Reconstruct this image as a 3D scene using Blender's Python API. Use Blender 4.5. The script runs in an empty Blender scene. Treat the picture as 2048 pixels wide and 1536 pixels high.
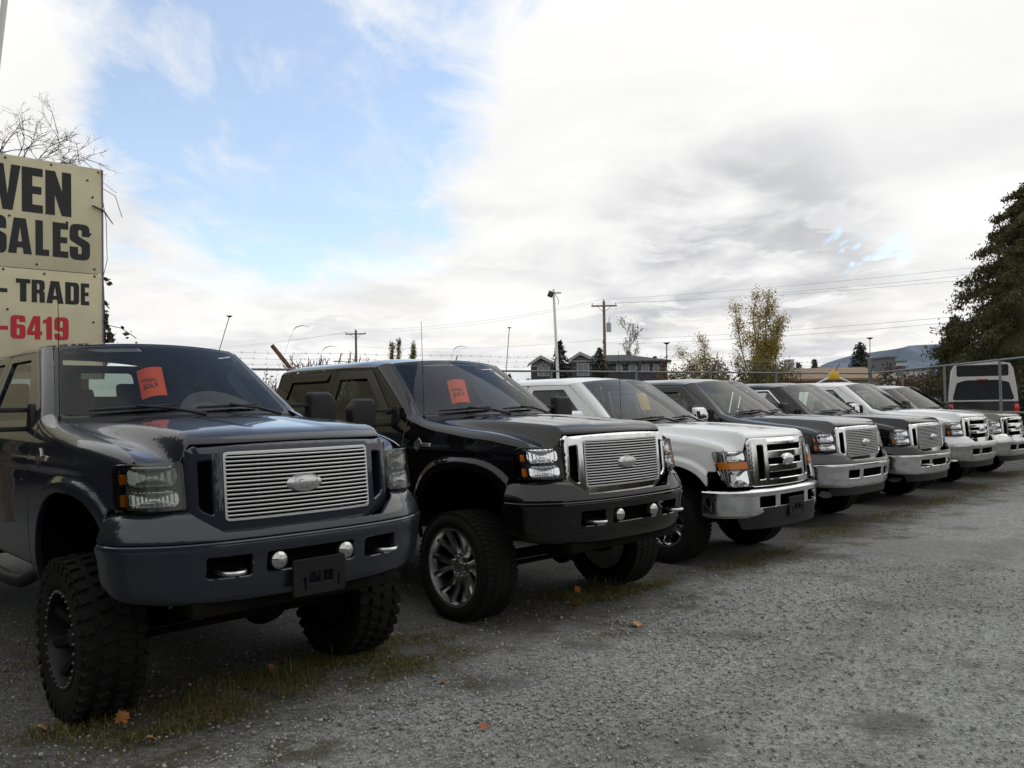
import bpy, bmesh, math, random
import numpy as np
from mathutils import Vector, Matrix
from mathutils.geometry import delaunay_2d_cdt

# ------------------------------------------------------------------ camera
R = math.radians
S = bpy.context.scene
COL = S.collection
CAM_H, F_PX, HOR, ROLL = 1.676, 1700.0, 806.0, 0.018      # eye height, focal length in photo pixels (2048 wide), horizon row, roll
cam = bpy.data.cameras.new('camera'); cam.sensor_width = 36.0; cam.lens = 36.0 * F_PX / 2048.0
cam.clip_end = 20000; cam.clip_start = 0.05
camo = bpy.data.objects.new('camera', cam); COL.objects.link(camo); S.camera = camo
_p = math.atan((HOR - 768.0) / F_PX)
_m = Matrix.Rotation(math.pi / 2 + _p, 4, 'X') @ Matrix.Rotation(-ROLL, 4, 'Z')
camo.matrix_world = Matrix.Translation((0, 0, CAM_H)) @ _m
S.render.resolution_x, S.render.resolution_y = 1024, 768
S.cycles.use_denoising = True
S.cycles.max_bounces = 8; S.cycles.transparent_max_bounces = 16
S.cycles.caustics_reflective = False; S.cycles.caustics_refractive = False
S.cycles.sample_clamp_indirect = 4.0
S.view_settings.view_transform = 'Standard'; S.view_settings.look = 'None'
S.view_settings.gamma = 1.0; S.view_settings.exposure = 0.35; S.view_settings.use_curve_mapping = False

# ------------------------------------------------------------------ sky and sun
SUN_AZ, SUN_EL = 62.0, 48.0        # degrees clockwise from +Y, above the horizon
world = bpy.data.worlds.new('World'); S.world = world; world.use_nodes = True
def build_world():
    nt = world.node_tree; N = nt.nodes; L = nt.links; N.clear()
    def nd(t, **k):
        n = N.new(t)
        for a, b in k.items(): setattr(n, a, b)
        return n
    def math_(op, a, b=None, c=None, clamp=False):
        n = nd('ShaderNodeMath', operation=op); n.use_clamp = clamp
        for i, v in enumerate((a, b, c)):
            if v is None: continue
            if isinstance(v, (int, float)): n.inputs[i].default_value = v
            else: L.new(v, n.inputs[i])
        return n.outputs[0]
    def vmath(op, a, b):
        n = nd('ShaderNodeVectorMath', operation=op)
        for i, v in enumerate((a, b)):
            if isinstance(v, tuple): n.inputs[i].default_value = v
            else: L.new(v, n.inputs[i])
        return n.outputs['Value'] if op in ('DOT_PRODUCT', 'DISTANCE') else n.outputs[0]
    def ramp(x, lo, hi):
        n = nd('ShaderNodeMapRange', interpolation_type='SMOOTHSTEP')
        L.new(x, n.inputs[0]); n.inputs[1].default_value = lo; n.inputs[2].default_value = hi
        return n.outputs[0]
    def noise(vec, scale, detail=6, rough=.55, dist=0.0):
        n = nd('ShaderNodeTexNoise'); L.new(vec, n.inputs['Vector'])
        n.inputs['Scale'].default_value = scale; n.inputs['Detail'].default_value = detail
        n.inputs['Roughness'].default_value = rough; n.inputs['Distortion'].default_value = dist
        return n.outputs['Fac']
    sky = nd('ShaderNodeTexSky', sky_type='NISHITA'); sky.sun_disc = False
    sky.sun_elevation = R(SUN_EL); sky.sun_rotation = R(SUN_AZ); sky.altitude = 20
    sky.air_density = 1.1; sky.dust_density = 0.3; sky.ozone_density = 1.4
    bg1 = nd('ShaderNodeBackground'); L.new(sky.outputs[0], bg1.inputs[0]); bg1.inputs[1].default_value = SKY_STRENGTH
    tc = nd('ShaderNodeTexCoord'); d = tc.outputs['Generated']
    sep = nd('ShaderNodeSeparateXYZ'); L.new(d, sep.inputs[0])
    z = sep.outputs[2]
    zz = math_('ADD', math_('MAXIMUM', z, 0.0), 0.16)
    px = math_('DIVIDE', sep.outputs[0], zz); py = math_('DIVIDE', sep.outputs[1], zz)
    cmb = nd('ShaderNodeCombineXYZ'); L.new(px, cmb.inputs[0]); L.new(py, cmb.inputs[1])
    p = cmb.outputs[0]
    # streaky deck of cloud: coverage noise, thinner towards the open blue in the north-west
    warp = noise(p, 0.55, 3)
    rot = nd('ShaderNodeMapping'); L.new(p, rot.inputs[0]); rot.inputs['Rotation'].default_value = (0, 0, R(-38)); rot.inputs['Scale'].default_value = (1.0, 0.55, 1.0)
    n1 = noise(rot.outputs[0], 1.15, 8, .60, .35)
    n2 = noise(rot.outputs[0], 4.2, 7, .62, .5)
    def ball(dx, dy, dz, a, b):
        v = Vector((dx, dy, dz)).normalized()
        return ramp(vmath('DOT_PRODUCT', d, tuple(v)), math.cos(R(a)), math.cos(R(b)))
    gap = math_('MAXIMUM', ball(-.27, 1, .36, 17, 5), math_('MULTIPLY', ball(-.24, 1, .60, 19, 6), .9))
    gap = math_('MAXIMUM', gap, math_('MULTIPLY', ball(.12, 1, 1.35, 34, 12), .85))
    gap = math_('MAXIMUM', gap, math_('MULTIPLY', math_('MULTIPLY', ball(.425, 1, .168, 4.0, .5), ramp(n2, .46, .60)), .9))
    cov = math_('ADD', math_('ADD', math_('MULTIPLY', n1, .95), math_('MULTIPLY', n2, .62)), math_('ADD', math_('MULTIPLY', gap, -.52), -.11))
    mask = ramp(cov, .10, .46)
    low = ramp(z, .28, .10)                                   # the deck closes towards the horizon
    mask = math_('MAXIMUM', mask, math_('MULTIPLY', low, ramp(cov, .04, .34)))
    thin = math_('MAXIMUM', mask, math_('ADD', math_('MULTIPLY', ramp(n2, .45, .75), .32), .20))
    # grey undersides
    g1 = noise(p, 1.5, 4, .52, .5)
    lowg = ramp(z, .42, .06)
    grey = math_('MULTIPLY', ramp(g1, .36, .76), math_('ADD', math_('MULTIPLY', lowg, .55), .14))
    belly = math_('MULTIPLY', ball(.26, 1, .150, 13, 3), ramp(math_('ADD', math_('MULTIPLY', g1, .8), math_('MULTIPLY', n2, .2)), .33, .60))
    grey = math_('MAXIMUM', grey, math_('MINIMUM', belly, 1.0))
    puff = math_('MULTIPLY', ramp(noise(p, 3.1, 8, .62, .6), .50, .62), ramp(z, .30, .08))
    grey = math_('MULTIPLY', grey, math_('SUBTRACT', 1.0, math_('MULTIPLY', puff, .75)))
    mix = nd('ShaderNodeMixRGB'); L.new(grey, mix.inputs[0])
    mix.inputs[1].default_value = (1.0, .995, .985, 1); mix.inputs[2].default_value = (.55, .555, .585, 1)
    # warm glow of thin cloud near the horizon
    glow = nd('ShaderNodeMixRGB'); L.new(math_('MULTIPLY', ramp(z, .16, .02), ramp(noise(p, 1.1, 5), .48, .66)), glow.inputs[0])
    L.new(mix.outputs[0], glow.inputs[1]); glow.inputs[2].default_value = (1.0, .96, .86, 1)
    bg2 = nd('ShaderNodeBackground'); L.new(glow.outputs[0], bg2.inputs[0]); bg2.inputs[1].default_value = CLOUD_STRENGTH
    ms = nd('ShaderNodeMixShader'); L.new(thin, ms.inputs[0]); L.new(bg1.outputs[0], ms.inputs[1]); L.new(bg2.outputs[0], ms.inputs[2])
    out = nd('ShaderNodeOutputWorld'); L.new(ms.outputs[0], out.inputs[0])
SKY_STRENGTH, CLOUD_STRENGTH = 0.15, 0.80
build_world()
sun = bpy.data.lights.new('sun', 'SUN'); sun.energy = 0.5; sun.angle = R(60); sun.color = (1, .96, .9)
suno = bpy.data.objects.new('sun', sun); COL.objects.link(suno)
_d = Vector((math.sin(R(SUN_AZ)) * math.cos(R(SUN_EL)), math.cos(R(SUN_AZ)) * math.cos(R(SUN_EL)), math.sin(R(SUN_EL))))
suno.rotation_euler = _d.to_track_quat('Z', 'Y').to_euler(); suno.location = (10, 10, 30)

# ------------------------------------------------------------------ helpers
def ray(u, v):
    du, dv = u - 1024.0, v - HOR
    c, s = math.cos(ROLL), math.sin(ROLL)
    return (du * c - dv * s) / F_PX, 1.0, -(du * s + dv * c) / F_PX
def at(u, v, Y):
    r = ray(u, v); return Vector((r[0] * Y, Y, CAM_H + r[2] * Y))
def ground_at(u, v):
    r = ray(u, v); k = -CAM_H / r[2]; return Vector((r[0] * k, k, 0))

def mk(name, V, Fc, mat=None, parent=None, smooth=True, normals=None, sharp=None):
    me = bpy.data.meshes.new(name); me.from_pydata([tuple(v) for v in V], [], [tuple(f) for f in Fc])
    if smooth: me.polygons.foreach_set('use_smooth', [True] * len(me.polygons))
    if normals is not None: me.normals_split_custom_set([tuple(n) for n in normals])
    elif sharp is not None and smooth: me.set_sharp_from_angle(angle=R(sharp))
    me.update()
    return ob(name, me, mat, parent)
def fastmesh(name, V, Fc):
    """V (n,3), Fc (m,k) all faces the same size"""
    V = np.asarray(V, np.float32); Fc = np.asarray(Fc, np.int32); m, k = Fc.shape
    me = bpy.data.meshes.new(name); me.vertices.add(len(V)); me.vertices.foreach_set('co', V.ravel())
    me.loops.add(m * k); me.loops.foreach_set('vertex_index', Fc.ravel())
    me.polygons.add(m); me.polygons.foreach_set('loop_start', np.arange(0, m * k, k, dtype=np.int32))
    me.update(calc_edges=True); me.validate()
    return me
def ob(name, me, mat=None, parent=None):
    o = bpy.data.objects.new(name, me); COL.objects.link(o)
    if parent is not None: o.parent = parent
    if mat is not None:
        if not me.materials: me.materials.append(mat)
        elif me.materials[0] is not mat:
            o.material_slots[0].link = 'OBJECT'; o.material_slots[0].material = mat
    return o
def thing(name, label, cat, loc=(0, 0, 0), rz=0.0, group=None):
    o = bpy.data.objects.new(name, None); COL.objects.link(o); o.location = loc; o.rotation_euler = (0, 0, rz)
    o.empty_display_size = .2
    return tag(o, label, cat, group)
def tag(o, label, cat=None, group=None, kind=None):
    if label: o['label'] = label
    if cat: o['category'] = cat
    if group: o['group'] = group
    if kind: o['kind'] = kind
    return o
def copy_tree(o, parent=None):
    c = o.copy(); COL.objects.link(c); c.parent = parent
    for ch in list(o.children): copy_tree(ch, c)
    return c

def pchip(xs, ys):
    xs = np.array(xs, float); ys = np.array(ys, float); h = np.diff(xs); dl = np.diff(ys) / h
    m = np.zeros(len(xs)); m[0], m[-1] = dl[0], dl[-1]
    for i in range(1, len(xs) - 1):
        if dl[i-1] * dl[i] > 0:
            w1, w2 = 2*h[i] + h[i-1], h[i] + 2*h[i-1]; m[i] = (w1 + w2) / (w1/dl[i-1] + w2/dl[i])
    def f(x):
        x = np.clip(np.asarray(x, float), xs[0], xs[-1]); i = np.clip(np.searchsorted(xs, x) - 1, 0, len(xs) - 2)
        t = (x - xs[i]) / h[i]; t2, t3 = t*t, t*t*t
        return (2*t3 - 3*t2 + 1)*ys[i] + (t3 - 2*t2 + t)*h[i]*m[i] + (-2*t3 + 3*t2)*ys[i+1] + (t3 - t2)*h[i]*m[i+1]
    return f
def sstep(t): t = np.clip(t, 0, 1); return t*t*(3 - 2*t)

def rpoly(pts, r, n=5):
    """closed polygon with rounded corners; r a number or one per corner"""
    pts = [np.array(p, float) for p in pts]; k = len(pts); out = []
    rr = r if isinstance(r, (list, tuple)) else [r] * k
    for i in range(k):
        a, b, c = pts[i-1], pts[i], pts[(i+1) % k]; ri = rr[i]
        d1, d2 = a - b, c - b; l1, l2 = np.hypot(*d1), np.hypot(*d2); d1, d2 = d1/l1, d2/l2
        cosang = float(np.clip(d1 @ d2, -.9999, .9999)); ang = math.acos(cosang)
        if ri <= 1e-6: out.append(b); continue
        t = min(ri / math.tan(ang/2), .48*l1, .48*l2); p1, p2 = b + d1*t, b + d2*t
        for j in range(n + 1):
            s = j / n; out.append((1-s)**2*p1 + 2*s*(1-s)*b + s*s*p2)
    return np.array(out)
def rrect(x0, x1, y0, y1, r, n=5): return rpoly([(x0, y0), (x1, y0), (x1, y1), (x0, y1)], r, n)
def ellipse(cx, cy, a, b, n=32):
    t = np.linspace(0, 2*np.pi, n, endpoint=False); return np.stack([cx + a*np.cos(t), cy + b*np.sin(t)], 1)

def inside(P, loops):
    c = np.zeros(len(P), bool)
    for lp in loops:
        a = lp; b = np.roll(lp, -1, 0)
        x, y = P[:, 0:1], P[:, 1:2]
        cond = (a[None, :, 1] > y) != (b[None, :, 1] > y)
        den = np.where(np.abs(b[:, 1] - a[:, 1]) < 1e-12, 1e-12, b[:, 1] - a[:, 1])
        xi = a[None, :, 0] + (y - a[None, :, 1]) * ((b[:, 0] - a[:, 0]) / den)[None]
        c ^= (np.sum(cond & (x < xi), 1) % 2).astype(bool)
    return c
def resample(lp, step):
    out = []
    for i in range(len(lp)):
        a, b = lp[i], lp[(i+1) % len(lp)]; l = np.hypot(*(b - a))
        if l < 1e-7: continue
        n = max(1, int(math.ceil(l / step)))
        for j in range(n): out.append(a + (b - a) * j / n)
    return np.array(out)
def fill2d(loops, step):
    loops = [resample(np.asarray(l, float), step) for l in loops]
    pts, edges = [], []
    for lp in loops:
        k = len(pts); n = len(lp); pts += list(lp); edges += [(k + i, k + (i+1) % n) for i in range(n)]
    bp = np.array(pts); lo, hi = bp.min(0), bp.max(0)
    gx, gy = np.arange(lo[0] + step*.5, hi[0], step), np.arange(lo[1] + step*.5, hi[1], step*.866)
    if len(gx) and len(gy):
        G = np.array([(x + (step*.5 if j % 2 else 0), y) for j, y in enumerate(gy) for x in gx])
        G = G[inside(G, loops)]
        if len(G):
            keep = np.ones(len(G), bool)
            for i in range(0, len(G), 400):
                dd = np.min(np.hypot(G[i:i+400, None, 0] - bp[None, :, 0], G[i:i+400, None, 1] - bp[None, :, 1]), 1)
                keep[i:i+400] = dd > step*.5
            pts += list(G[keep])
    res = delaunay_2d_cdt([Vector((float(p[0]), float(p[1]))) for p in pts], edges, [], 0, 1e-7)
    V = np.array([tuple(v) for v in res[0]]); T = np.array([f for f in res[2] if len(f) == 3], int)
    T = T[inside(V[T].mean(1), loops)]
    a, b, c = V[T[:, 0]], V[T[:, 1]], V[T[:, 2]]
    neg = ((b[:, 0]-a[:, 0])*(c[:, 1]-a[:, 1]) - (b[:, 1]-a[:, 1])*(c[:, 0]-a[:, 0])) < 0
    T[neg] = T[neg][:, ::-1]
    return V, T

def panel_mesh(name, loops, step, F, depth=.02, ch=.003, flip=False):
    """sheet with holes mapped by F(u,v)->xyz, true surface normals, chamfered rim of the given depth"""
    V, T = fill2d(loops, step)
    used = np.unique(T); mp = -np.ones(len(V), int); mp[used] = np.arange(len(used)); V = V[used]; T = mp[T]
    u, v = V[:, 0], V[:, 1]; e = 1e-4
    P = F(u, v); Fu = (F(u+e, v) - F(u-e, v)) / (2*e); Fv = (F(u, v+e) - F(u, v-e)) / (2*e)
    Nn = np.cross(Fu, Fv); Nn /= np.linalg.norm(Nn, axis=1)[:, None] + 1e-12
    if flip: Nn = -Nn
    faces = [tuple(t[::-1]) if flip else tuple(t) for t in T]
    nl = [Nn[i] for f in faces for i in f]
    if depth > 0:
        de = {}
        for t in T:
            for i in range(3): de[(t[i], t[(i+1) % 3])] = 1
        bd = [k for k in de if (k[1], k[0]) not in de]
        out2 = np.zeros((len(V), 2))
        for a, b in bd:
            t = V[b] - V[a]; n = np.array([t[1], -t[0]]); n /= np.hypot(*n) + 1e-12; out2[a] += n; out2[b] += n
        ids = np.array(sorted({i for k in bd for i in k}), int); o2 = out2[ids]; o2 /= np.hypot(o2[:, 0], o2[:, 1])[:, None] + 1e-12
        T3 = Fu[ids]*o2[:, :1] + Fv[ids]*o2[:, 1:]; T3 /= np.linalg.norm(T3, axis=1)[:, None] + 1e-12
        r1 = P[ids] + T3*ch - Nn[ids]*ch; r2 = r1 - Nn[ids]*depth
        base = len(P); pos = {i: k for k, i in enumerate(ids)}; m = len(ids)
        P = np.vstack([P, r1, r2])
        for a, b in bd:
            a1, b1 = base + pos[a], base + pos[b]; a2, b2 = a1 + m, b1 + m
            for q in ((b, a, a1, b1), (b1, a1, a2, b2)):
                q = q[::-1] if flip else q
                n = np.cross(P[q[1]] - P[q[0]], P[q[2]] - P[q[0]]); n /= np.linalg.norm(n) + 1e-12
                faces.append(q); nl += [n]*4
    me = bpy.data.meshes.new(name); me.from_pydata([tuple(p) for p in P], [], faces)
    me.polygons.foreach_set('use_smooth', [True]*len(me.polygons))
    me.normals_split_custom_set([tuple(n) for n in nl]); me.update()
    return me
def grid_mesh(name, F, nu, nv, flip=False, sharp=None):
    u, v = np.meshgrid(np.linspace(0, 1, nu), np.linspace(0, 1, nv), indexing='ij')
    P = F(u.ravel(), v.ravel()); fs = []
    for i in range(nu-1):
        for j in range(nv-1):
            q = (i*nv+j, (i+1)*nv+j, (i+1)*nv+j+1, i*nv+j+1); fs.append(q[::-1] if flip else q)
    me = bpy.data.meshes.new(name); me.from_pydata([tuple(p) for p in P], [], fs)
    me.polygons.foreach_set('use_smooth', [True]*len(fs))
    if sharp: me.set_sharp_from_angle(angle=R(sharp))
    me.update(); return me
class MB:
    """collects boxes, tubes and lathes into one mesh"""
    def __init__(s): s.V, s.F = [], []
    def add(s, V, Fc):
        k = len(s.V); s.V += [tuple(v) for v in V]; s.F += [tuple(i + k for i in f) for f in Fc]; return s
    def box(s, c, size, rot=None, bev=0.0, taper=None):
        bm = bmesh.new(); bmesh.ops.create_cube(bm, size=1.0)
        for v in bm.verts:
            if taper and v.co.z > 0: v.co.x *= taper[0]; v.co.y *= taper[1]
            v.co = Vector((v.co.x*size[0], v.co.y*size[1], v.co.z*size[2]))
        if bev: bmesh.ops.bevel(bm, geom=list(bm.edges), offset=bev, segments=2, affect='EDGES', profile=.6)
        M = Matrix.Translation(c) @ (rot.to_4x4() if rot is not None else Matrix())
        bm.verts.index_update(); s.add([M @ v.co for v in bm.verts], [[v.index for v in f.verts] for f in bm.faces]); bm.free(); return s
    def tube(s, pts, r, n=6, cap=True):
        pts = [Vector(p) for p in pts]; rr = r if isinstance(r, (list, tuple)) else [r]*len(pts)
        V, Fc = [], []; prev = None
        for i, p in enumerate(pts):
            t = (pts[min(i+1, len(pts)-1)] - pts[max(i-1, 0)])
            t = t.normalized() if t.length > 1e-9 else Vector((0, 0, 1))
            a = prev if prev is not None else (Vector((0, 0, 1)) if abs(t.z) < .9 else Vector((1, 0, 0)))
            x = (a - t*a.dot(t)); x = x.normalized() if x.length > 1e-6 else t.orthogonal().normalized(); prev = x; y = t.cross(x)
            for k in range(n):
                th = 2*math.pi*k/n; V.append(p + (x*math.cos(th) + y*math.sin(th))*rr[i])
        for i in range(len(pts)-1):
            for k in range(n): Fc.append((i*n+k, i*n+(k+1) % n, (i+1)*n+(k+1) % n, (i+1)*n+k))
        if cap: Fc.append(tuple(range(n))[::-1]); Fc.append(tuple((len(pts)-1)*n+k for k in range(n)))
        return s.add(V, Fc)
    def lathe(s, prof, n=32, axis='x', c=(0, 0, 0), cap=False):
        V, Fc = [], []; m = len(prof)
        for k in range(n):
            th = 2*math.pi*k/n; co, si = math.cos(th), math.sin(th)
            for a, r in prof:
                V.append((c[0]+a, c[1]+r*co, c[2]+r*si) if axis == 'x' else (c[0]+r*co, c[1]+r*si, c[2]+a) if axis == 'z' else (c[0]+r*si, c[1]+a, c[2]+r*co))
        for k in range(n):
            for j in range(m-1): Fc.append((k*m+j, k*m+j+1, ((k+1) % n)*m+j+1, ((k+1) % n)*m+j))
        return s.add(V, Fc)
    def mesh(s, name, sharp=35, smooth=True):
        me = bpy.data.meshes.new(name); me.from_pydata(s.V, [], s.F)
        if smooth:
            me.polygons.foreach_set('use_smooth', [True]*len(s.F)); me.set_sharp_from_angle(angle=R(sharp))
        me.update(); return me
    def build(s, name, mat, parent=None, sharp=35, smooth=True): return ob(name, s.mesh(name, sharp, smooth), mat, parent)

# ------------------------------------------------------------------ materials
MAT = {}
def mat(name, col, rough=.5, metal=0.0, coat=0.0, spec=.5, noise=None, bump=None, emit=None, alpha=None, trans=0.0, coat_rough=.03):
    """noise=(scale, amount) varies the colour; bump=(scale, strength, distance)"""
    m = bpy.data.materials.new(name); m.use_nodes = True; nt = m.node_tree; b = nt.nodes['Principled BSDF']
    b.inputs['Base Color'].default_value = (*col, 1); b.inputs['Roughness'].default_value = rough; b.inputs['Metallic'].default_value = metal
    b.inputs['Coat Weight'].default_value = coat; b.inputs['Coat Roughness'].default_value = coat_rough; b.inputs['Specular IOR Level'].default_value = spec
    b.inputs['Transmission Weight'].default_value = trans
    tc = nt.nodes.new('ShaderNodeTexCoord')
    if noise:
        n = nt.nodes.new('ShaderNodeTexNoise'); n.inputs['Scale'].default_value = noise[0]; n.inputs['Detail'].default_value = 6
        nt.links.new(tc.outputs['Object'], n.inputs['Vector'])
        r = nt.nodes.new('ShaderNodeMapRange'); r.inputs[1].default_value = .3; r.inputs[2].default_value = .7
        r.inputs[3].default_value = 1 - noise[1]; r.inputs[4].default_value = 1 + noise[1]; nt.links.new(n.outputs['Fac'], r.inputs[0])
        mx = nt.nodes.new('ShaderNodeVectorMath'); mx.operation = 'SCALE'; mx.inputs[0].default_value = col; nt.links.new(r.outputs[0], mx.inputs['Scale'])
        nt.links.new(mx.outputs[0], b.inputs['Base Color'])
    if bump:
        n = nt.nodes.new('ShaderNodeTexNoise'); n.inputs['Scale'].default_value = bump[0]; n.inputs['Detail'].default_value = 5
        nt.links.new(tc.outputs['Object'], n.inputs['Vector'])
        bp = nt.nodes.new('ShaderNodeBump'); bp.inputs['Strength'].default_value = bump[1]; bp.inputs['Distance'].default_value = bump[2]
        nt.links.new(n.outputs['Fac'], bp.inputs['Height']); nt.links.new(bp.outputs[0], b.inputs['Normal'])
    MAT[name] = m; return m
def paint(name, col, metal=0.0, rough=.35, dust=.10, dustcol=(.16, .15, .13)):
    """car paint: clear-coated base under a thin uneven film of dust"""
    m = mat(name, col, rough, metal, coat=1.0, spec=.0 if metal == 0 else .15, coat_rough=.035); nt = m.node_tree; b = nt.nodes['Principled BSDF']
    tc = nt.nodes.new('ShaderNodeTexCoord')
    n = nt.nodes.new('ShaderNodeTexNoise'); n.inputs['Scale'].default_value = 3.5; n.inputs['Detail'].default_value = 9; n.inputs['Roughness'].default_value = .68
    nt.links.new(tc.outputs['Object'], n.inputs['Vector'])
    r = nt.nodes.new('ShaderNodeMapRange'); r.inputs[1].default_value = .42; r.inputs[2].default_value = .8; r.inputs[3].default_value = dust*.25; r.inputs[4].default_value = dust*1.6
    nt.links.new(n.outputs['Fac'], r.inputs[0])
    mx = nt.nodes.new('ShaderNodeMixRGB'); mx.inputs[1].default_value = (*col, 1); mx.inputs[2].default_value = (*dustcol, 1)
    nt.links.new(r.outputs[0], mx.inputs[0]); nt.links.new(mx.outputs[0], b.inputs['Base Color'])
    r2 = nt.nodes.new('ShaderNodeMapRange'); r2.inputs[1].default_value = .35; r2.inputs[2].default_value = .8; r2.inputs[3].default_value = .004; r2.inputs[4].default_value = .012 + dust*.8
    nt.links.new(n.outputs['Fac'], r2.inputs[0]); nt.links.new(r2.outputs[0], b.inputs['Coat Roughness'])
    return m
def glass(name, tint, refl=1.0, rough=.0):
    m = bpy.data.materials.new(name); m.use_nodes = True; nt = m.node_tree; nt.nodes.clear()
    t = nt.nodes.new('ShaderNodeBsdfTransparent'); t.inputs[0].default_value = (*tint, 1)
    g = nt.nodes.new('ShaderNodeBsdfGlossy'); g.inputs['Roughness'].default_value = rough; g.inputs['Color'].default_value = (refl, refl, refl, 1)
    fr = nt.nodes.new('ShaderNodeFresnel'); fr.inputs[0].default_value = 1.45
    mx = nt.nodes.new('ShaderNodeMixShader'); nt.links.new(fr.outputs[0], mx.inputs[0]); nt.links.new(t.outputs[0], mx.inputs[1]); nt.links.new(g.outputs[0], mx.inputs[2])
    o = nt.nodes.new('ShaderNodeOutputMaterial'); nt.links.new(mx.outputs[0], o.inputs[0]); MAT[name] = m; return m
paint('paint_slate', (.0150, .0168, .0275), .12, .34, .015)
paint('paint_black', (.003, .003, .0033), 0, .3, .012)
paint('paint_white', (.68, .69, .695), 0, .4, .05, (.40, .39, .36))
paint('paint_grey', (.024, .024, .0255), .25, .36, .05)
paint('paint_pewter', (.11, .105, .095), .3, .36, .08)
mat('chrome', (.62, .62, .63), .07, 1.0, noise=(9, .10))
mat('dull_chrome', (.50, .50, .50), .24, 1.0, noise=(14, .18))
mat('billet', (.50, .50, .505), .28, 1.0)
mat('black_plastic', (.011, .011, .0115), .55, spec=.3, bump=(220, .15, .001))
mat('black_gloss', (.006, .006, .007), .25)
mat('void', (.003, .003, .003), .95, spec=.05)
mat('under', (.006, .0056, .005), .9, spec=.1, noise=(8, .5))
mat('rubber', (.0085, .0083, .008), .85, spec=.2, noise=(9, .35), bump=(60, .2, .002))
mat('rim_black', (.007, .007, .0075), .4, 0, spec=.3)
mat('lamp_housing', (.02, .02, .021), .35)
mat('lamp_grey', (.24, .25, .235), .5)
mat('reflector', (.80, .80, .82), .10, 1.0); mat('reflector_dull', (.42, .43, .42), .22, 1.0)
mat('fog_glass', (.42, .42, .41), .12, .9, noise=(60, .45))
mat('bracket_black', (.006, .006, .006), .6, spec=.25)
mat('amber', (1.0, .27, .0), .3)
mat('red_lens', (.45, .012, .01), .2, coat=.8)
mat('interior', (.05, .05, .052), .8)
mat('interior_tan', (.11, .105, .098), .85)
mat('seat_cloth', (.06, .06, .062), .9)
mat('mirror_glass', (.75, .76, .78), .03, 1.0)
mat('tag_orange', (1.0, .105, .018), .75)
mat('tag_pale', (.62, .30, .12), .75)
mat('ink', (.012, .012, .013), .7)
mat('ink_red', (.42, .012, .02), .6)
mat('paper', (.55, .62, .60), .8)
glass('glass_screen', (.82, .90, .87), .62)
glass('glass_side', (.60, .67, .64))
glass('glass_privacy', (.07, .08, .08)); glass('glass_tinted', (.26, .31, .29)); glass('glass_clear', (.90, .94, .92)); glass('glass_green', (.78, .92, .86), .75)
glass('lens_clear', (.95, .96, .96), .55, .02)
glass('lens_smoke', (.58, .61, .57), 1.0, .14)

# ------------------------------------------------------------------ pickup trucks
# truck space: x to the truck's left, y backwards from the nose, z up; body heights are for the unlifted body
AX_F, WB = .98, 3.72
A_C, A_A, A_B, A_N = (.945, .45), .56, .54, 2.6          # front wheel arch (superellipse)
AR_C = (AX_F + WB - .01, .45)
_bw = pchip([.38, .48, .60, .80, 1.0, 1.14, 1.24, 1.31, 1.36, 1.40], [.905, .925, .94, .947, .947, .940, .925, .902, .884, .868])
def arch_d(y, z, c=A_C):
    return (np.abs((y-c[0])/A_A)**A_N + np.abs((z-c[1])/A_B)**A_N)**(1/A_N) - 1
def W(y, z, flare=True):
    y = np.asarray(y, float); z = np.asarray(z, float)
    b = np.where(z < 1.40, _bw(z), .868 - (z - 1.40)*.355)
    b = b - .085*np.clip((.95 - y)/.61, 0, 1.2)**1.7*(1 - .3*sstep((z-1.2)/.2))
    # horizontal body crease below the belt
    b = b + .010*np.exp(-((z - 1.125)/.035)**2)*sstep((y-.5)/.4)
    if flare:
        for c in (A_C, AR_C):
            d = arch_d(y, z, c)*.55
            b = b + .027*(1 - sstep((d - .045)/.05))
    return b
ZS = pchip([.22, .28, .36, .48, .61, 1.03, 1.34, 1.52, 1.64, 1.74], [1.13, 1.165, 1.20, 1.232, 1.256, 1.302, 1.336, 1.364, 1.395, 1.425])
ZD = pchip([.0, .09, .3, .6, 1.0, 1.62], [1.308, 1.311, 1.333, 1.358, 1.381, 1.392])
def arc_pts(c, a0, a1, n=28, k=1.0):
    t = np.linspace(a0, a1, n)
    return [(c[0] + k*A_A*np.sign(np.cos(x))*abs(np.cos(x))**(2/A_N), c[1] + k*A_B*np.sign(np.sin(x))*abs(np.sin(x))**(2/A_N)) for x in t]
def side_F(s, off=0.0):
    return lambda y, z: np.stack([s*(W(y, z) + off), y, z], 1)
def plan_curve(pts):
    """u = arc length along a plan polyline -> (x, y) smooth"""
    p = np.array(pts, float); l = np.concatenate([[0], np.cumsum(np.hypot(*np.diff(p, axis=0).T))])
    return pchip(l, p[:, 0]), pchip(l, p[:, 1]), l[-1]
def sym_curve(pts):
    p = np.array(pts, float); full = np.vstack([np.stack([-p[:0:-1, 0], p[:0:-1, 1]], 1), p])
    l = np.concatenate([[0], np.cumsum(np.hypot(*np.diff(full, axis=0).T))]); l -= l[len(p)-1]
    fx, fy = pchip(l, full[:, 0]), pchip(l, full[:, 1])
    return fx, fy, l[-1]
def plan_n(fx, fy, u):
    e = 2e-3; tx, ty = (fx(u+e) - fx(u-e)), (fy(u+e) - fy(u-e)); n = np.hypot(tx, ty) + 1e-9
    return ty/n, -tx/n           # points to -y (outwards) for u running to +x
BX, BY, BL = sym_curve([(0, -.035), (.22, -.031), (.42, -.014), (.58, .020), (.68, .056), (.76, .100), (.84, .162), (.90, .222), (.932, .275), (.948, .34), (.952, .45)])
HX, HY, HL = plan_curve([(.612, .135), (.69, .146), (.76, .170), (.82, .208), (.862, .258), (.884, .315), (.892, .365)])
PM = {}
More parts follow.
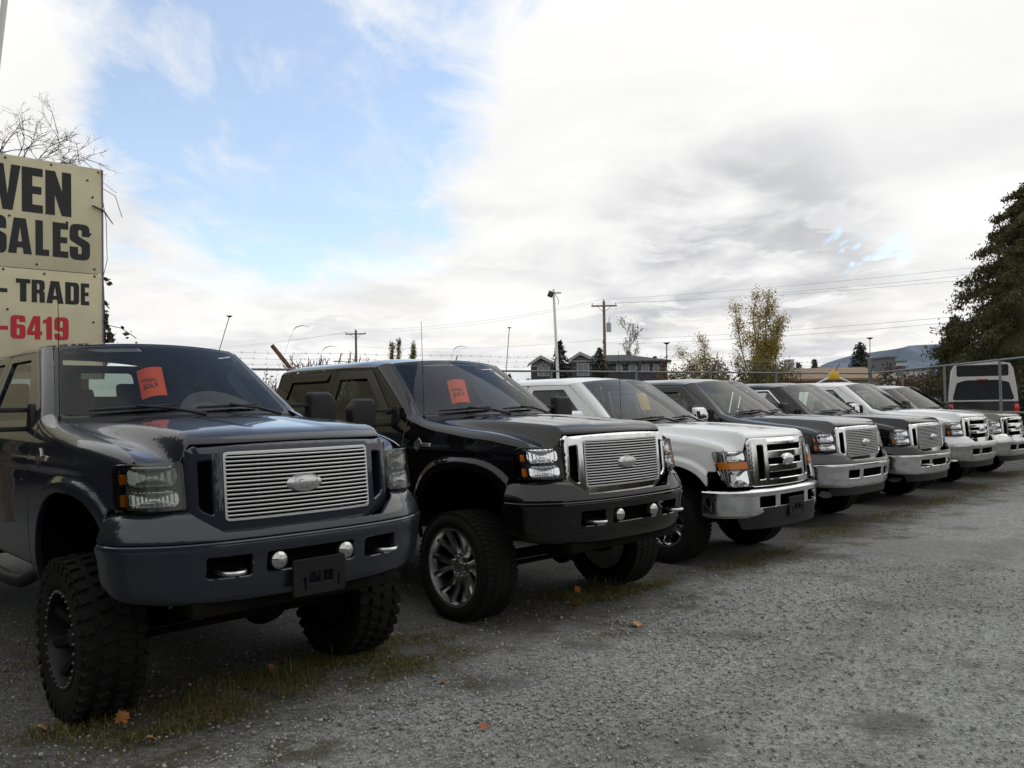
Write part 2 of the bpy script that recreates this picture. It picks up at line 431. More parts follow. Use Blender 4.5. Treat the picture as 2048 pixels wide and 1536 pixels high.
def part(key, fn, name, m, parent):
    if key not in PM: PM[key] = fn()
    return ob(name, PM[key], MAT[m], parent)

# ---- hood
HOOD_R = .055
def hood_F(u, v):
    ax = np.abs(u)
    yf = .116 + .085*(np.minimum(ax, .58)/.6)**2.4 + .015*sstep((ax-.58)/.06) + .105*np.clip((ax-.63)/.17, 0, 1)**1.5
    yr = 1.42 + .15*(ax/.80)**2
    vl = .15; th = np.clip(v/vl, 0, 1)*math.pi/2                 # elliptical nose of the hood, 0.12 m deep and 0.055 m high
    k = np.clip((v - vl)/(1.5 - vl), -.2, 1.2); hr = .12
    y = yf + hr*(1 - np.cos(th)) + np.maximum(k, 0)*(yr - yf - hr)
    lip = HOOD_R*(1 - np.sin(th)) + np.where(v < 0, -v, 0)
    yy = yf + hr*(1 - np.cos(th)) + np.maximum(k, 0)*(yr - yf - hr)
    x0 = .575 + .06*sstep((yy-.2)/1.2); x1 = .662 + .083*sstep((yy-.2)/1.2)
    D = 1 - sstep((ax - x0)/(x1 - x0))
    shelf = ZS(yy) - .004 - .012*np.sin(np.clip((.80-ax)/.2, 0, 1)*math.pi)
    top = ZD(yy) - (.014 + .014*sstep(yy/.6))*(ax/.62)**2 + .006*np.exp(-(ax/.05)**2)*0 + .010*np.exp(-((ax-.30)/.05)**2)*sstep((yy-.15)/.3)*0
    # shallow sunk channel between two ridges of the dome
    top = top + .010*sstep((ax - .17)/.10)*(1 - .3*sstep((ax-.40)/.1))*sstep((yy - .12)/.25) - .004
    z = shelf*(1-D) + np.maximum(top, shelf)*D - lip
    return np.stack([u, y, z], 1)
def hood_mesh():
    return panel_mesh('hood', [rrect(-.797, .797, 0.0, 1.5, .012)], .026, hood_F, .03, .004)
# ---- fender
def fender_mesh(s):
    yt = np.linspace(1.712, .375, 40)
    low = arc_pts(A_C, -.05, math.pi - .58, 40)
    loop = [(1.712, 1.30)] + [(y, float(ZS(y)) - .075) for y in yt[1:]] + [(.372, 1.10), (.372, .932), (low[-1][0]-.005, .932)] + low[::-1] + [(1.52, .44), (1.60, .435), (1.712, .47)]
    return panel_mesh('fender', [np.array(loop)], .017, side_F(s), .03, .006, flip=(s < 0))
def fender_top_mesh(s):
    def F(u, v):
        y = .300 + u*(1.745 - .300); zs = ZS(y); z0 = zs - .0755
        w = W(np.maximum(y, .372), z0, False) - .03*np.clip((.372-y)/.07, 0, 1)**1.5
        th = v*math.pi/2; xin = .806
        x = xin + (w - xin)*np.cos(th)**.85; z = z0 + .0755*np.sin(th)
        return np.stack([s*x, y, z], 1)
    return grid_mesh('fender_top', F, 44, 12, flip=(s < 0))
def liner_mesh(s, c, w0=.35, w1=.925):
    pts = arc_pts(c, .05, math.pi - .05, 26, .985); V, Fc = [], []
    for y, z in pts: V += [(s*w0, y, z), (s*w1, y, z)]
    for i in range(len(pts)-1): Fc.append((2*i, 2*i+1, 2*i+3, 2*i+2))
    k = len(V); V += [(s*w0, y, z) for y, z in pts] + [(s*w0, c[0], .52)]
    for i in range(len(pts)-1): Fc.append((k+i, k+i+1, len(V)-1))
    m = MB(); m.add(V, Fc); return m.mesh('wheel_liner')
# ---- cab
def ws_F(u, v):
    """windshield: u in [-.72,.72], v in [0,.78]"""
    s, t = u/.72, v/.78
    hw = .794 + (.636-.794)*t
    y = 1.675 + (2.30-1.675)*t - (.175 - .075*t)*(1 - s*s) - .022*np.sin(math.pi*np.clip(t, 0, 1))
    z = 1.395 + (1.874-1.395)*t + (.012 + .022*t)*(1 - s*s)
    return np.stack([s*hw, y, z], 1)
def ws_mesh(): return panel_mesh('windshield', [rpoly([(-.705, .012), (.705, .012), (.70, .765), (-.70, .765)], [.06, .06, .05, .05])], .05, ws_F, .0)
def ws_trim_mesh():
    def F(u, v): return ws_F(u, v) + np.array([0, .004, 0])
    return panel_mesh('trim', [rpoly([(-.735, -.02), (.735, -.02), (.728, .785), (-.728, .785)], [.05]*4), rpoly([(-.685, .045), (.685, .045), (.68, .742), (-.68, .742)], [.07]*4)], .04, F, .008, .002)
def pillar_mesh(s):
    def F(u, v):
        t = -.09 + u*1.10; a = ws_F(s*np.full_like(t, .735), .78*t)
        zo = 1.365 + (1.852 - 1.365)*u; yo = 1.735 + (2.452 - 1.735)*u**1.0
        b = np.stack([s*(W(yo, zo, False)), yo, zo], 1)
        w = v[:, None]; p = a*(1-w) + b*w
        bulge = .030*np.sin(math.pi*v)*(1-.35*u)
        p[:, 0] += s*bulge*.75; p[:, 1] -= bulge*.55; p[:, 2] += bulge*.3
        return p
    return grid_mesh('pillar', F, 24, 10, flip=(s > 0))
def roof_mesh(y1=4.27):
    def F(u, v):
        s = 2*u - 1; x = s*.708
        yf = 2.198 + .125*s**2 + .10*s**10; y = yf + (y1 - yf)*v
        zf = 1.905 - .033*s*s - .022*s**10; full = 1.850 + .098*np.maximum(1 - np.abs(s)**2.6, 0)**.5
        k = sstep((y - yf)/.55)**.8; z = zf*(1-k) + full*k
        e = sstep((y - y1 + .25)/.25); z = z - .045*e*e*(1 - .7*np.abs(s))
        return np.stack([x, y, z], 1)
    # denser rows towards the rails
    return grid_mesh('roof', lambda u, v: F(.5 - .5*np.cos(math.pi*u), v**1.4), 41, 30, flip=False)
DOORS = {
 'front': ([(1.728, .50), (3.125, .50), (3.125, 1.843), (2.462, 1.843), (1.795, 1.405), (1.728, 1.36)], [.02, .03, .03, .05, .02, .02],
           [(2.02, 1.385), (3.045, 1.355), (3.035, 1.795), (2.515, 1.795)], [.03, .035, .03, .06]),
 'rear':  ([(3.145, .50), (3.60, .50), (4.09, .95), (4.17, 1.30), (4.155, 1.843), (3.145, 1.843)], [.03, .06, .15, .05, .03, .03],
           [(3.235, 1.355), (4.06, 1.355), (3.985, 1.795), (3.225, 1.795)], [.035, .04, .05, .03])}
def door_mesh(k, s):
    o, ro, h, rh = DOORS[k]
    return panel_mesh(k + '_door', [rpoly(o, ro), rpoly(h, rh)], .035, side_F(s), .035, .004, flip=(s < 0))
def pane_mesh(k, s):
    o, ro, h, rh = DOORS[k]; c = np.mean(h, 0); h2 = [tuple(c + (np.array(p)-c)*1.03) for p in h]
    return panel_mesh('pane', [rpoly(h2, rh)], .08, side_F(s, -.018), 0, flip=(s < 0))
def visor_mesh(k, s):
    o, ro, h, rh = DOORS[k]; c = np.mean(h, 0)
    big = rpoly([tuple(c + (np.array(p)-c)*np.array([1.035, 1.06])) for p in h], rh); small = rpoly([tuple(c + (np.array(p)-c)*np.array([.955, .84])) for p in h], rh)
    big = big[big[:, 1] > 1.40]; small = small[small[:, 1] > 1.43]
    lp = rpoly(h, rh)
    if k == 'front': path_o = [(2.00, 1.42), (2.48, 1.815), (3.03, 1.815)]; path_i = [(3.03, 1.745), (2.53, 1.745), (2.10, 1.42)]
    else: path_o = [(3.24, 1.815), (4.00, 1.815)]; path_i = [(4.00, 1.745), (3.24, 1.745)]
    return panel_mesh('visor', [rpoly(path_o + path_i, .03)], .03, side_F(s, .016), .018, .003, flip=(s < 0))
def ring_trim_mesh(k, s):
    o, ro, h, rh = DOORS[k]; c = np.mean(h, 0)
    a = [tuple(c + (np.array(p)-c)*np.array([1.045, 1.09])) for p in h]; b = [tuple(c + (np.array(p)-c)*np.array([1.005, 1.01])) for p in h]
    return panel_mesh('window_trim', [rpoly(a, rh), rpoly(b, rh)], .03, side_F(s, .006), .006, .002, flip=(s < 0))
def cab_corner_mesh(s):
    return panel_mesh('cab_corner', [rpoly([(3.63, .50), (4.26, .50), (4.26, 1.843), (4.172, 1.843), (4.188, 1.30), (4.108, .94)], .02), ], .035, side_F(s), .03, .004, flip=(s < 0))
def cab_back_mesh():
    def F(x, z): return np.stack([x, 4.262 + .02*(x/.9)**2 + .0*z, z], 1)
    prof = [(-.92, .5), (.92, .5), (.925, 1.25), (.87, 1.38), (.71, 1.845), (-.71, 1.845), (-.87, 1.38), (-.925, 1.25)]
    return panel_mesh('cab_back', [rpoly(prof, .03), rpoly([(-.62, 1.42), (.62, 1.42), (.56, 1.78), (-.56, 1.78)], .06)], .07, F, .02, .003, flip=True)
def bed_mesh(s):
    a = arc_pts(AR_C, math.pi - .02, .02, 36)
    loop = [(4.295, 1.335), (4.295, .50), (a[0][0]-.01, .50)] + a + [(a[-1][0]+.01, .52), (6.16, .56), (6.18, 1.335)]
    return panel_mesh('bed_side', [np.array(loop)], .04, side_F(s), .09, .006, flip=(s < 0))
# ---- nose
def front_y(x, z): return .048 + .085*(np.abs(x)/.6)**2.4 + .035*(z - .8)/.44
def ztop(x): return 1.246 - .018*(np.abs(x)/.61)**2
_tp = [(x, float(ztop(np.array(x)))) for x in np.linspace(.54, -.54, 13)]
FRAME_OUT = ([(-.455, .797), (.455, .797), (.585, .845), (.615, .93), (.610, 1.229)] + _tp + [(-.610, 1.229), (-.615, .93), (-.585, .845)], [.05, .05, .05, .06, .07] + [0]*13 + [.07, .06, .05])
def frame_F(off):
    def F(x, z):
        e = np.maximum(np.maximum(np.abs(x) - .585, 0)/.03, np.maximum(z - ztop(x) + .014, 0)/.014)
        return np.stack([x, front_y(x, z) - off + .012*np.clip(e, 0, 1)**2, z], 1)
    return F
INS = (-.432, .432, .856, 1.200)
def slot(s): return rpoly([(s*.482, .872), (s*.545, .905), (s*.562, .93), (s*.562, 1.165), (s*.482, 1.175)], .018)
def frame_mesh(style):
    loops = [rpoly(*FRAME_OUT)]
    if style == 'billet': loops += [rrect(*INS, .022), slot(1), slot(-1)]
    elif style == 'bars05':
        loops += [rrect(-.43, .43, 1.105, 1.19, .018), rrect(-.43, .43, .995, 1.06, .015), rrect(-.43, .43, .862, .950, .018), slot(1), slot(-1)]
    else:
        loops = [rpoly([(-.60, .79), (.60, .79), (.625, .95), (.625, 1.255), (-.625, 1.255), (-.625, .95)], [.03, .03, .06, .07, .07, .06])]
        loops += [rrect(-.36, .36, 1.125, 1.20, .012), rrect(-.36, .36, .985, 1.065, .012), rrect(-.36, .36, .845, .925, .012)]
        for q in (-1, 1): loops.append(rrect(*sorted((q*.415, q*.515)), .845, 1.20, .02))
    return panel_mesh('grille', loops, .028, frame_F(0), .05, .008)
def bar_mesh():
    m = MB(); n = 9; V, Fc = [], []
    sec = [(-.010, -.0045), (-.0125, 0), (-.010, .0045), (.008, .0045), (.008, -.0045)]
    for i in range(n):
        x = -.428 + .856*i/(n-1); y = front_y(np.array(x), 1.03) - .0
        for a, b in sec: V.append((x, float(y) + a, b))
    k = len(sec)
    for i in range(n-1):
        for j in range(k-1): Fc.append((i*k+j, (i+1)*k+j, (i+1)*k+j+1, i*k+j+1))
    m.add(V, Fc); return m.mesh('bar', 60)
def insert_frame_mesh():
    return panel_mesh('insert_frame', [rrect(INS[0]-.004, INS[1]+.004, INS[2]-.004, INS[3]+.004, .024), rrect(INS[0]+.007, INS[1]-.007, INS[2]+.007, INS[3]-.007, .018)], .03, frame_F(.008), .02, .002)
def core_mesh():
    def F(x, z): return np.stack([x, front_y(x, z) + .055, z], 1)
    return panel_mesh('radiator_core', [rrect(-.60, .60, .81, 1.235, .05)], .08, F, 0)
def emblem_mesh(a, b, yoff):
    V, Fc, n, m = [], [], 40, 7
    for j in range(m):
        t = j/(m-1); rr = 1 - t; yy = -.026*math.sqrt(max(0, 1-rr*rr)) - (.004 if .78 < rr < .93 else 0)
        for i in range(n):
            th = 2*math.pi*i/n; V.append((a*rr*math.cos(th), yy, b*rr*math.sin(th)))
    for j in range(m-1):
        for i in range(n): Fc.append((j*n+i, j*n+(i+1) % n, (j+1)*n+(i+1) % n, (j+1)*n+i))
    mb = MB(); mb.add(V, Fc); mb.lathe([(0, 1.0), (.035, 1.0)], n, 'y')
    mb.V = [(v[0]*(a if i >= len(V) else 1), v[1], v[2]*(b if i >= len(V) else 1)) for i, v in enumerate(mb.V)]
    return mb.mesh('emblem', 50)
def text_mesh(txt, size, F=None, depth=.002, shear=0.0, sx=1.0, offset=0.0, align='CENTER', res=3):
    c = bpy.data.curves.new('lettering', 'FONT'); c.body = txt; c.size = size; c.align_x = align; c.align_y = 'CENTER'
    c.extrude = depth; c.shear = shear; c.offset = offset; c.resolution_u = res
    o = bpy.data.objects.new('tmp', c); COL.objects.link(o)
    me = bpy.data.meshes.new_from_object(o.evaluated_get(bpy.context.evaluated_depsgraph_get()))
    bpy.data.objects.remove(o); me.name = 'lettering'; me.materials.clear()
    n = len(me.vertices); co = np.zeros(n*3, np.float32); me.vertices.foreach_get('co', co); co = co.reshape(-1, 3); co[:, 0] *= sx
    if F is not None: co = F(co).astype(np.float32)
    me.vertices.foreach_set('co', co.ravel()); me.update(); return me
# ---- headlamps
def lamp_F(s, off=0.0, bowl=None):
    def F(u, z):
        nx, ny = plan_n(HX, HY, u); o = off
        if bowl is not None:
            u0, u1, z0, z1, dep, fl = bowl
            q = np.clip(((u-(u0+u1)/2)/((u1-u0)/2))**2, 0, 1); w = np.clip(((z-(z0+z1)/2)/((z1-z0)/2))**2, 0, 1)
            o = off - dep*(1 - np.maximum(q, w)) + .0018*np.sin(u*fl*.55)*(1-q)
        return np.stack([s*(HX(u) + nx*o), HY(u) + ny*o + .045*(z-.93)/.22, z], 1)
    return F
LAMP_OUT = ([(.004, .926), (HL-.004, .926), (HL-.004, 1.155), (.004, 1.162)], [.012, .02, .085, .015])
def lens_mesh(s): return panel_mesh('lens', [rpoly(*LAMP_OUT)], .03, lamp_F(s), .045, .006, flip=(s < 0))
def housing_mesh(s): return panel_mesh('housing', [rpoly(*LAMP_OUT)], .03, lamp_F(s, -.062), 0, flip=(s < 0))
def reflector_mesh(s, u0, u1, z0, z1, dep, fl, r=.03): return panel_mesh('reflector', [rrect(u0, u1, z0, z1, r)], .009, lamp_F(s, -.012, (u0, u1, z0, z1, dep, fl)), .01, .002, flip=(s < 0))
def marker_mesh(s, u0, u1, z0, z1): return panel_mesh('amber_marker', [rrect(u0, u1, z0, z1, .006)], .012, lamp_F(s, -.008), .02, .003, flip=(s < 0))
# 2008-type lamp: upright rectangle with an amber band
LAMP8_OUT = ([(.004, .812), (HL-.10, .812), (HL-.04, .96), (HL-.012, 1.15), (.004, 1.16)], [.01, .02, .03, .02, .01])
# ---- bumper
_bo_up = pchip([.74, .775, .80, .85, .89, .912, .925], [0, -.002, -.008, -.032, -.055, -.085, -.13])
_bo_lo = pchip([.44, .46, .50, .56, .66, .745, .756], [-.075, -.040, -.024, -.014, -.004, .010, .004])
def bump_F(kind):
    f = _bo_up if kind == 'up' else _bo_lo
    def F(u, z):
        zz = z if kind == 'up' else z + .022*(np.abs(u)/.9)**3*np.clip((.74 - z)/.28, 0, 1)
        nx, ny = plan_n(BX, BY, u); o = f(z); return np.stack([BX(u) + nx*o, BY(u) + ny*o, zz], 1)
    return F
def cover_mesh():
    e = BL - .002
    return panel_mesh('bumper_cover', [rpoly([(-e, .770), (e, .770), (e+.0, .918), (.66, .918), (.48, .805), (-.48, .805), (-.66, .918), (-e, .918)], [.01, .01, .03, .03, .03, .03, .03, .03])], .028, bump_F('up'), .03, .004)
def bumper_mesh():
    e = BL - .01
    loops = [rpoly([(-e, .445), (e, .445), (e, .757), (-e, .757)], [.03, .03, .012, .012]), rrect(-.265, .265, .578, .690, .02)]
    for q in (-1, 1): loops.append(rrect(*sorted((q*.335, q*.575)), .572, .690, .024))
    return panel_mesh('bumper', loops, .03, bump_F('lo'), .03, .005)
def bumper8_mesh():
    e = BL - .01; f = pchip([.53, .55, .60, .74, .765, .785, .80, .81], [-.03, -.01, 0, .0, .004, .006, -.02, -.10])
    def F(u, z):
        nx, ny = plan_n(BX, BY, u); o = f(z); return np.stack([BX(u) + nx*o, BY(u) + ny*o, z], 1)
    loops = [rpoly([(-e, .53), (e, .53), (e, .809), (-e, .809)], [.05, .05, .01, .01]), rrect(-.255, .255, .615, .735, .018)]
    for q in (-1, 1): loops.append(rrect(*sorted((q*.325, q*.575)), .615, .735, .02))
    return panel_mesh('bumper', loops, .022, F, .03, .005)
def bumper_back_mesh():
    def F(u, z):
        nx, ny = plan_n(BX, BY, u); return np.stack([BX(u) - nx*.085, BY(u) - ny*.085, z], 1)
    return panel_mesh('bumper_beam', [rrect(-.80, .80, .50, .76, .02)], .06, F, 0)
# ---- wheels (axle along x, outer face towards +x, centre at the origin)
def tyre_mesh(R_, rim, w, mud):
    m = MB(); h = w/2; sh = R_ - (.016 if mud else .006)
    prof = [(-h*.78, rim), (-h*.92, rim + .012), (-h*1.0, rim + (sh-rim)*.45), (-h*.97, sh - .035), (-h*.86, sh - .006), (-h*.5, sh), (0, sh + .001), (h*.5, sh), (h*.86, sh - .006), (h*.97, sh - .035), (h*1.0, rim + (sh-rim)*.45), (h*.95, rim + (sh-rim)*.2), (h*.90, rim + .012), (h*.78, rim - .004)]
    m.lathe(prof, 64, 'x')
    if mud:
        n = 34
        for i in range(n):
            th = 2*math.pi*i/n
            for row, (cx, lx, lt, dt, lr) in enumerate([(-.80, .34, .62, 0, .020), (.80, .34, .62, .5, .020), (-.27, .40, .50, .28, .017), (.27, .40, .50, .78, .017)]):
                a = th + 2*math.pi/n*dt; tw = .28*(1 if row % 2 else -1)
                rot = Matrix.Rotation(-a, 3, 'X').inverted() if False else Matrix.Rotation(a, 3, 'X')
                lw = 2*math.pi*R_/n*lt
                c = rot @ Vector((cx*h, 0, R_ - lr*.5 - (.010 if abs(cx) > .5 else 0)))
                m.box(c, (lx*h*1.0, lw, lr + .012), rot @ Matrix.Rotation(tw, 3, 'Z'), taper=(.92, .88))
            for sgn in (-1, 1):      # side biters on the shoulder
                if i % 1 == 0:
                    a = th + 2*math.pi/n*(.5 if sgn > 0 else 0); rot = Matrix.Rotation(a, 3, 'X')
                    m.box(rot @ Vector((sgn*(h*.985), 0, R_ - .052)), (.014, .036, .05), rot)
    else:
        n = 60
        for i in range(n):
            a = 2*math.pi*i/n; rot = Matrix.Rotation(a, 3, 'X')
            for cx, dt in ((-.72, 0), (-.25, .5), (.25, 0), (.72, .5)):
                r2 = Matrix.Rotation(a + dt*2*math.pi/n, 3, 'X')
                m.box(r2 @ Vector((cx*h, 0, R_ - .007)), (h*.40, 2*math.pi*R_/n*.74, .016), r2)
    return m.mesh('tyre', 30)
def rim_barrel_mesh(rim, w):
    h = w/2
    m = MB(); m.lathe([(h*.86, rim + .012), (h*.93, rim + .010), (h*.95, rim - .002), (h*.93, rim - .012), (h*.80, rim - .018), (h*.2, rim - .035), (-h*.8, rim - .04), (-h*.8, .08)], 56, 'x')
    return m.mesh('rim', 40)
def spokes_mesh(rim, w, n, style):
    m = MB(); h = w/2
    if style == 'twin':                    # paired thin blades
        for i in range(n):
            for q in (-1, 1):
                a0 = 2*math.pi*i/n; V = []; k = 5
                for j in range(k):
                    t = j/(k-1); r = .07 + (rim - .025 - .07)*t; aa = a0 + q*(.10 + .16*t) ; x = h*(.42 + .36*t**2); wd = .032*(1 - .25*t)
                    for dx, dw in ((-.03, -wd), (0, -wd*.6), (0, wd*.6), (-.03, wd)):
                        V.append((x + dx, r*math.cos(aa) - dw*math.sin(aa), r*math.sin(aa) + dw*math.cos(aa)))
                m.add(V, [(j*4+b, j*4+b+1, (j+1)*4+b+1, (j+1)*4+b) for j in range(k-1) for b in range(3)])
    else:
        for i in range(n):
            a0 = 2*math.pi*i/n; V = []; k = 6
            for j in range(k):
                t = j/(k-1); r = .07 + (rim - .02 - .07)*t; x = h*(.40 + (.34 if style == 'dish' else .22)*t**1.6); wd = .030 + .016*abs(t-.45) + (.03*t*t if style == 'fat' else 0) + (.014 if style == 'fat' else 0)
                for dx, dw in ((-.045, -wd), (-.006, -wd*.85), (.004, -wd*.3), (.004, wd*.3), (-.006, wd*.85), (-.045, wd)):
                    V.append((x + dx, r*math.cos(a0) - dw*math.sin(a0), r*math.sin(a0) + dw*math.cos(a0)))
            m.add(V, [(j*6+b, j*6+b+1, (j+1)*6+b+1, (j+1)*6+b) for j in range(k-1) for b in range(5)])
    m.lathe([(h*.30, .10), (h*.44, .095), (h*.48, .075), (h*.48, .055), (h*.62, .050), (h*.64, .035), (h*.64, .0)], 28, 'x')
    for i in range(8):
        a = 2*math.pi*i/8 + .2; m.lathe([(h*.46, .010), (h*.60, .009), (h*.62, .004), (h*.62, 0)], 8, 'x', (0, .078*math.cos(a), .078*math.sin(a)))
    return m.mesh('spokes', 35)
def bolts_mesh(rim, w, n=32):
    m = MB(); h = w/2
    for i in range(n):
        a = 2*math.pi*i/n; m.lathe([(h*.90, .0075), (h*.975, .0075), (h*.99, .004), (h*.99, 0)], 6, 'x', (0, (rim-.006)*math.cos(a), (rim-.006)*math.sin(a)))
    return m.mesh('rim_bolts', 30)
def drum_mesh(rim):
    m = MB(); m.lathe([(-.06, rim*.78), (-.02, rim*.78), (-.02, .05), (.02, 0)], 32, 'x'); return m.mesh('brake_disc')
# ---- mirrors, wipers, interior, underbody
def mirror_mesh(s):
    loop = rpoly([(.0, .0), (.255, .0), (.275, .20), (.205, .285), (.02, .285)], [.045, .04, .06, .05, .035])
    bm = bmesh.new(); V, T = fill2d([loop], .05); c = V.mean(0); m = MB(); rows = [(-.055, .62), (-.050, .86), (-.030, .97), (0, 1.0), (.035, .98)]
    lp = resample(loop, .03); c = lp.mean(0); n = len(lp); P, Fc = [], []
    for yy, k in rows: P += [(1.075*s + s*(c[0] + (p[0]-c[0])*k), 1.93 + yy, 1.265 + c[1] + (p[1]-c[1])*k) for p in lp]
    for j in range(len(rows)-1):
        for i in range(n): Fc.append((j*n+i, j*n+(i+1) % n, (j+1)*n+(i+1) % n, (j+1)*n+i))
    Fc.append(tuple(range(n))[::-1]); Fc.append(tuple((len(rows)-1)*n + i for i in range(n)))
    bm.free(); m.add(P, Fc if s > 0 else [f[::-1] for f in Fc]); return m.mesh('mirror', 40)
def mirror_arm_mesh(s):
    m = MB(); x0 = .865
    m.box((s*(x0 + .015), 1.90, 1.385), (.045, .13, .20), None, .015, (.8, .6))
    for z in (1.445, 1.325): m.box((s*(x0 + .13), 1.93, z), (.24, .055, .032), None, .01)
    return m.mesh('mirror_arm', 40)
def mirror_glass_mesh(s):
    def F(x, z): return np.stack([s*(1.075 + x), np.full_like(x, 1.968), 1.265 + z], 1)
    return panel_mesh('mirror_glass', [rpoly([(.025, .02), (.235, .02), (.25, .19), (.19, .26), (.035, .26)], .03)], .1, F, 0, flip=(s > 0))
def wiper_mesh(x0, x1):
    m = MB(); pts = []
    for i in range(9):
        t = i/8; x = x0 + (x1-x0)*t; p = ws_F(np.array([x*.72/.78]), np.array([.035 + .03*t]))[0]; pts.append(p + np.array([0, -.022, .012]))
    m.tube(pts, [.006, .009, .010, .011, .012, .011, .010, .009, .006], 6)
    q = ws_F(np.array([(x1 + .16)*.72/.78]), np.array([-.02]))[0] + np.array([0, -.03, 0]); mid = Vector(pts[4]) + Vector((0, -.014, .012))
    m.tube([q, (Vector(q)*.5 + mid*.5) + Vector((0, -.012, .012)), mid], [.013, .010, .008], 6); return m.mesh('wiper', 50)
def cowl_mesh():
    def F(u, v):
        s = 2*u - 1; yr = 1.42 + .15*s*s; a = np.stack([s*.80, yr - .03, ZD(1.5) - .028*s*s*1.6 - .045 + 0*s], 1)
        b = ws_F(s*.735, np.full_like(s, -.015)); w = v[:, None]; return a*(1-w) + b*w + np.array([0, 0, -.012])*np.sin(math.pi*v)[:, None]
    return grid_mesh('cowl', F, 25, 5)
def dash_mesh():
    m = MB(); V, Fc = [], []; sec = [(1.66, 1.375), (1.92, 1.375), (2.02, 1.335), (2.05, 1.25), (2.0, 1.05), (1.95, .85)]
    n = 13
    for i in range(n):
        x = -.84 + 1.68*i/(n-1)
        for y, z in sec: V.append((x, y - .13*(1 - (x/.84)**2)*(y < 1.8), z + .012*math.exp(-((x-.38)/.2)**2)*(1.9 < y < 2.03)*2))
    k = len(sec); Fc = [(i*k+j, (i+1)*k+j, (i+1)*k+j+1, i*k+j+1) for i in range(n-1) for j in range(k-1)]
    m.add(V, Fc); return m.mesh('dashboard', 50)
def wheel_mesh():
    m = MB(); rot = Matrix.Rotation(R(62), 3, 'X'); V = []; n, k = 28, 8
    for i in range(n):
        a = 2*math.pi*i/n
        for j in range(k):
            b = 2*math.pi*j/k; r = .19 + .016*math.cos(b); V.append(rot @ Vector((r*math.cos(a), r*math.sin(a), .016*math.sin(b))))
    m.add([v + Vector((.40, 2.17, 1.30)) for v in V], [(i*k+j, ((i+1) % n)*k+j, ((i+1) % n)*k+(j+1) % k, i*k+(j+1) % k) for i in range(n) for j in range(k)])
    m.box((.40, 2.16, 1.30), (.34, .05, .03), rot, .01); m.box((.40, 2.14, 1.295), (.14, .11, .05), rot, .02); m.tube([(.40, 2.15, 1.29), (.40, 1.9, 1.17)], .03, 8)
    return m.mesh('steering_wheel', 40)
def seat_mesh(x, y, w=.50, head=True):
    m = MB(); m.box((x, y, .98), (w, .52, .18), None, .05); rot = Matrix.Rotation(R(-14), 3, 'X')
    m.box((x, y + .30, 1.30), (w, .15, .62), rot, .055, (.88, .8))
    if head: m.box((x, y + .38, 1.655), (.27, .10, .19), rot, .04); m.tube([(x - .06, y + .35, 1.5), (x - .06, y + .37, 1.62)], .008, 6); m.tube([(x + .06, y + .35, 1.5), (x + .06, y + .37, 1.62)], .008, 6)
    return m.mesh('seat', 40)
def bench_mesh():
    m = MB(); m.box((0, 3.72, .98), (1.5, .50, .2), None, .05); rot = Matrix.Rotation(R(-12), 3, 'X'); m.box((0, 4.02, 1.28), (1.5, .14, .56), rot, .05)
    for x in (-.5, .5): m.box((x, 4.09, 1.60), (.28, .09, .15), rot, .035)
    return m.mesh('rear_seat', 40)
def floor_mesh():
    m = MB(); m.box((0, 2.95, .56), (1.78, 2.55, .10)); m.box((0, .95, .93), (1.0, 1.15, .42)); m.box((0, 1.66, .92), (1.74, .06, .86))
    m.box((0, 5.22, .72), (1.72, 1.86, .08)); m.box((0, .34, .86), (1.50, .10, .14))
    for s in (-1, 1): m.box((s*.43, 3.1, .47), (.10, 5.9, .17)); m.box((s*.62, .48, .98), (.5, .12, .26))
    m.box((0, 2.9, .50), (.5, 3.2, .14))
    return m.mesh('underbody', 30)
def headliner_mesh():
    def F(u, v):
        s = 2*u - 1; return np.stack([s*.68, 2.32 + 1.9*v, 1.835 + .055*(1 - s*s) - .03*(1-v)**6], 1)
    return grid_mesh('headliner', F, 9, 5, True)
def axle_mesh(y, z, R_):
    m = MB(); m.tube([(-.78, y, z), (.78, y, z)], .045, 10); m.lathe([(-.13, .05), (-.11, .11), (0, .155), (.11, .11), (.13, .05)], 18, 'y', (.22, y, z))
    for s in (-1, 1): m.box((s*.70, y, z), (.10, .12, .22), None, .02)
    return m.mesh('axle', 40)
def steering_mesh(y, z, lift):
    m = MB(); m.tube([(-.70, y - .16, z - .03), (.70, y - .16, z - .03)], .021, 8); m.tube([(-.45, y - .21, z + .06), (.68, y - .18, z - .0)], .024, 8)
    for s in (-1, 1):
        m.tube([(s*.45, y + .0, z + .05), (s*.46, y, z + .30), (s*.46, y, .60 + lift)], .055, 12)     # spring and shock tower
        m.tube([(s*.60, y - .10, z + .02), (s*.56, y - .12, .72 + lift)], .03, 8); m.box((s*.45, y + .55, z - .0), (.07, 1.1, .09), Matrix.Rotation(R(-6), 3, 'X'), .015)
    m.box((0, y - .34, .48 + lift), (.92, .10, .12), None, .02); m.box((0, y + .3, .42 + lift), (1.0, .14, .12), None, .02)
    return m.mesh('suspension', 40)
def lamp_fog_mesh():
    m = MB(); m.lathe([(-.012, .0), (-.010, .026), (-.002, .040), (.006, .046), (.05, .040), (.06, 0)], 22, 'y'); return m.mesh('fog_lamp', 40)
def hook_mesh():
    m = MB(); pts = [(.055*math.cos(t), -.05 - .055*math.sin(t)*1.0, 0) for t in np.linspace(0, math.pi, 9)]
    m.tube([(.055, .05, 0)] + pts + [(-.055, .05, 0)], .013, 8); return m.mesh('tow_hook', 50)
def bracket_mesh():
    def F(x, z): return np.stack([x, np.full_like(x, -.064), z], 1)
    return panel_mesh('plate_bracket', [rrect(-.155, .155, .435, .625, .012), rrect(-.065, .005, .49, .555, .008), rrect(.02, .08, .49, .555, .008), rrect(-.10, -.08, .46, .53, .005), rrect(.10, .12, .46, .53, .005)], .05, F, .012, .002)
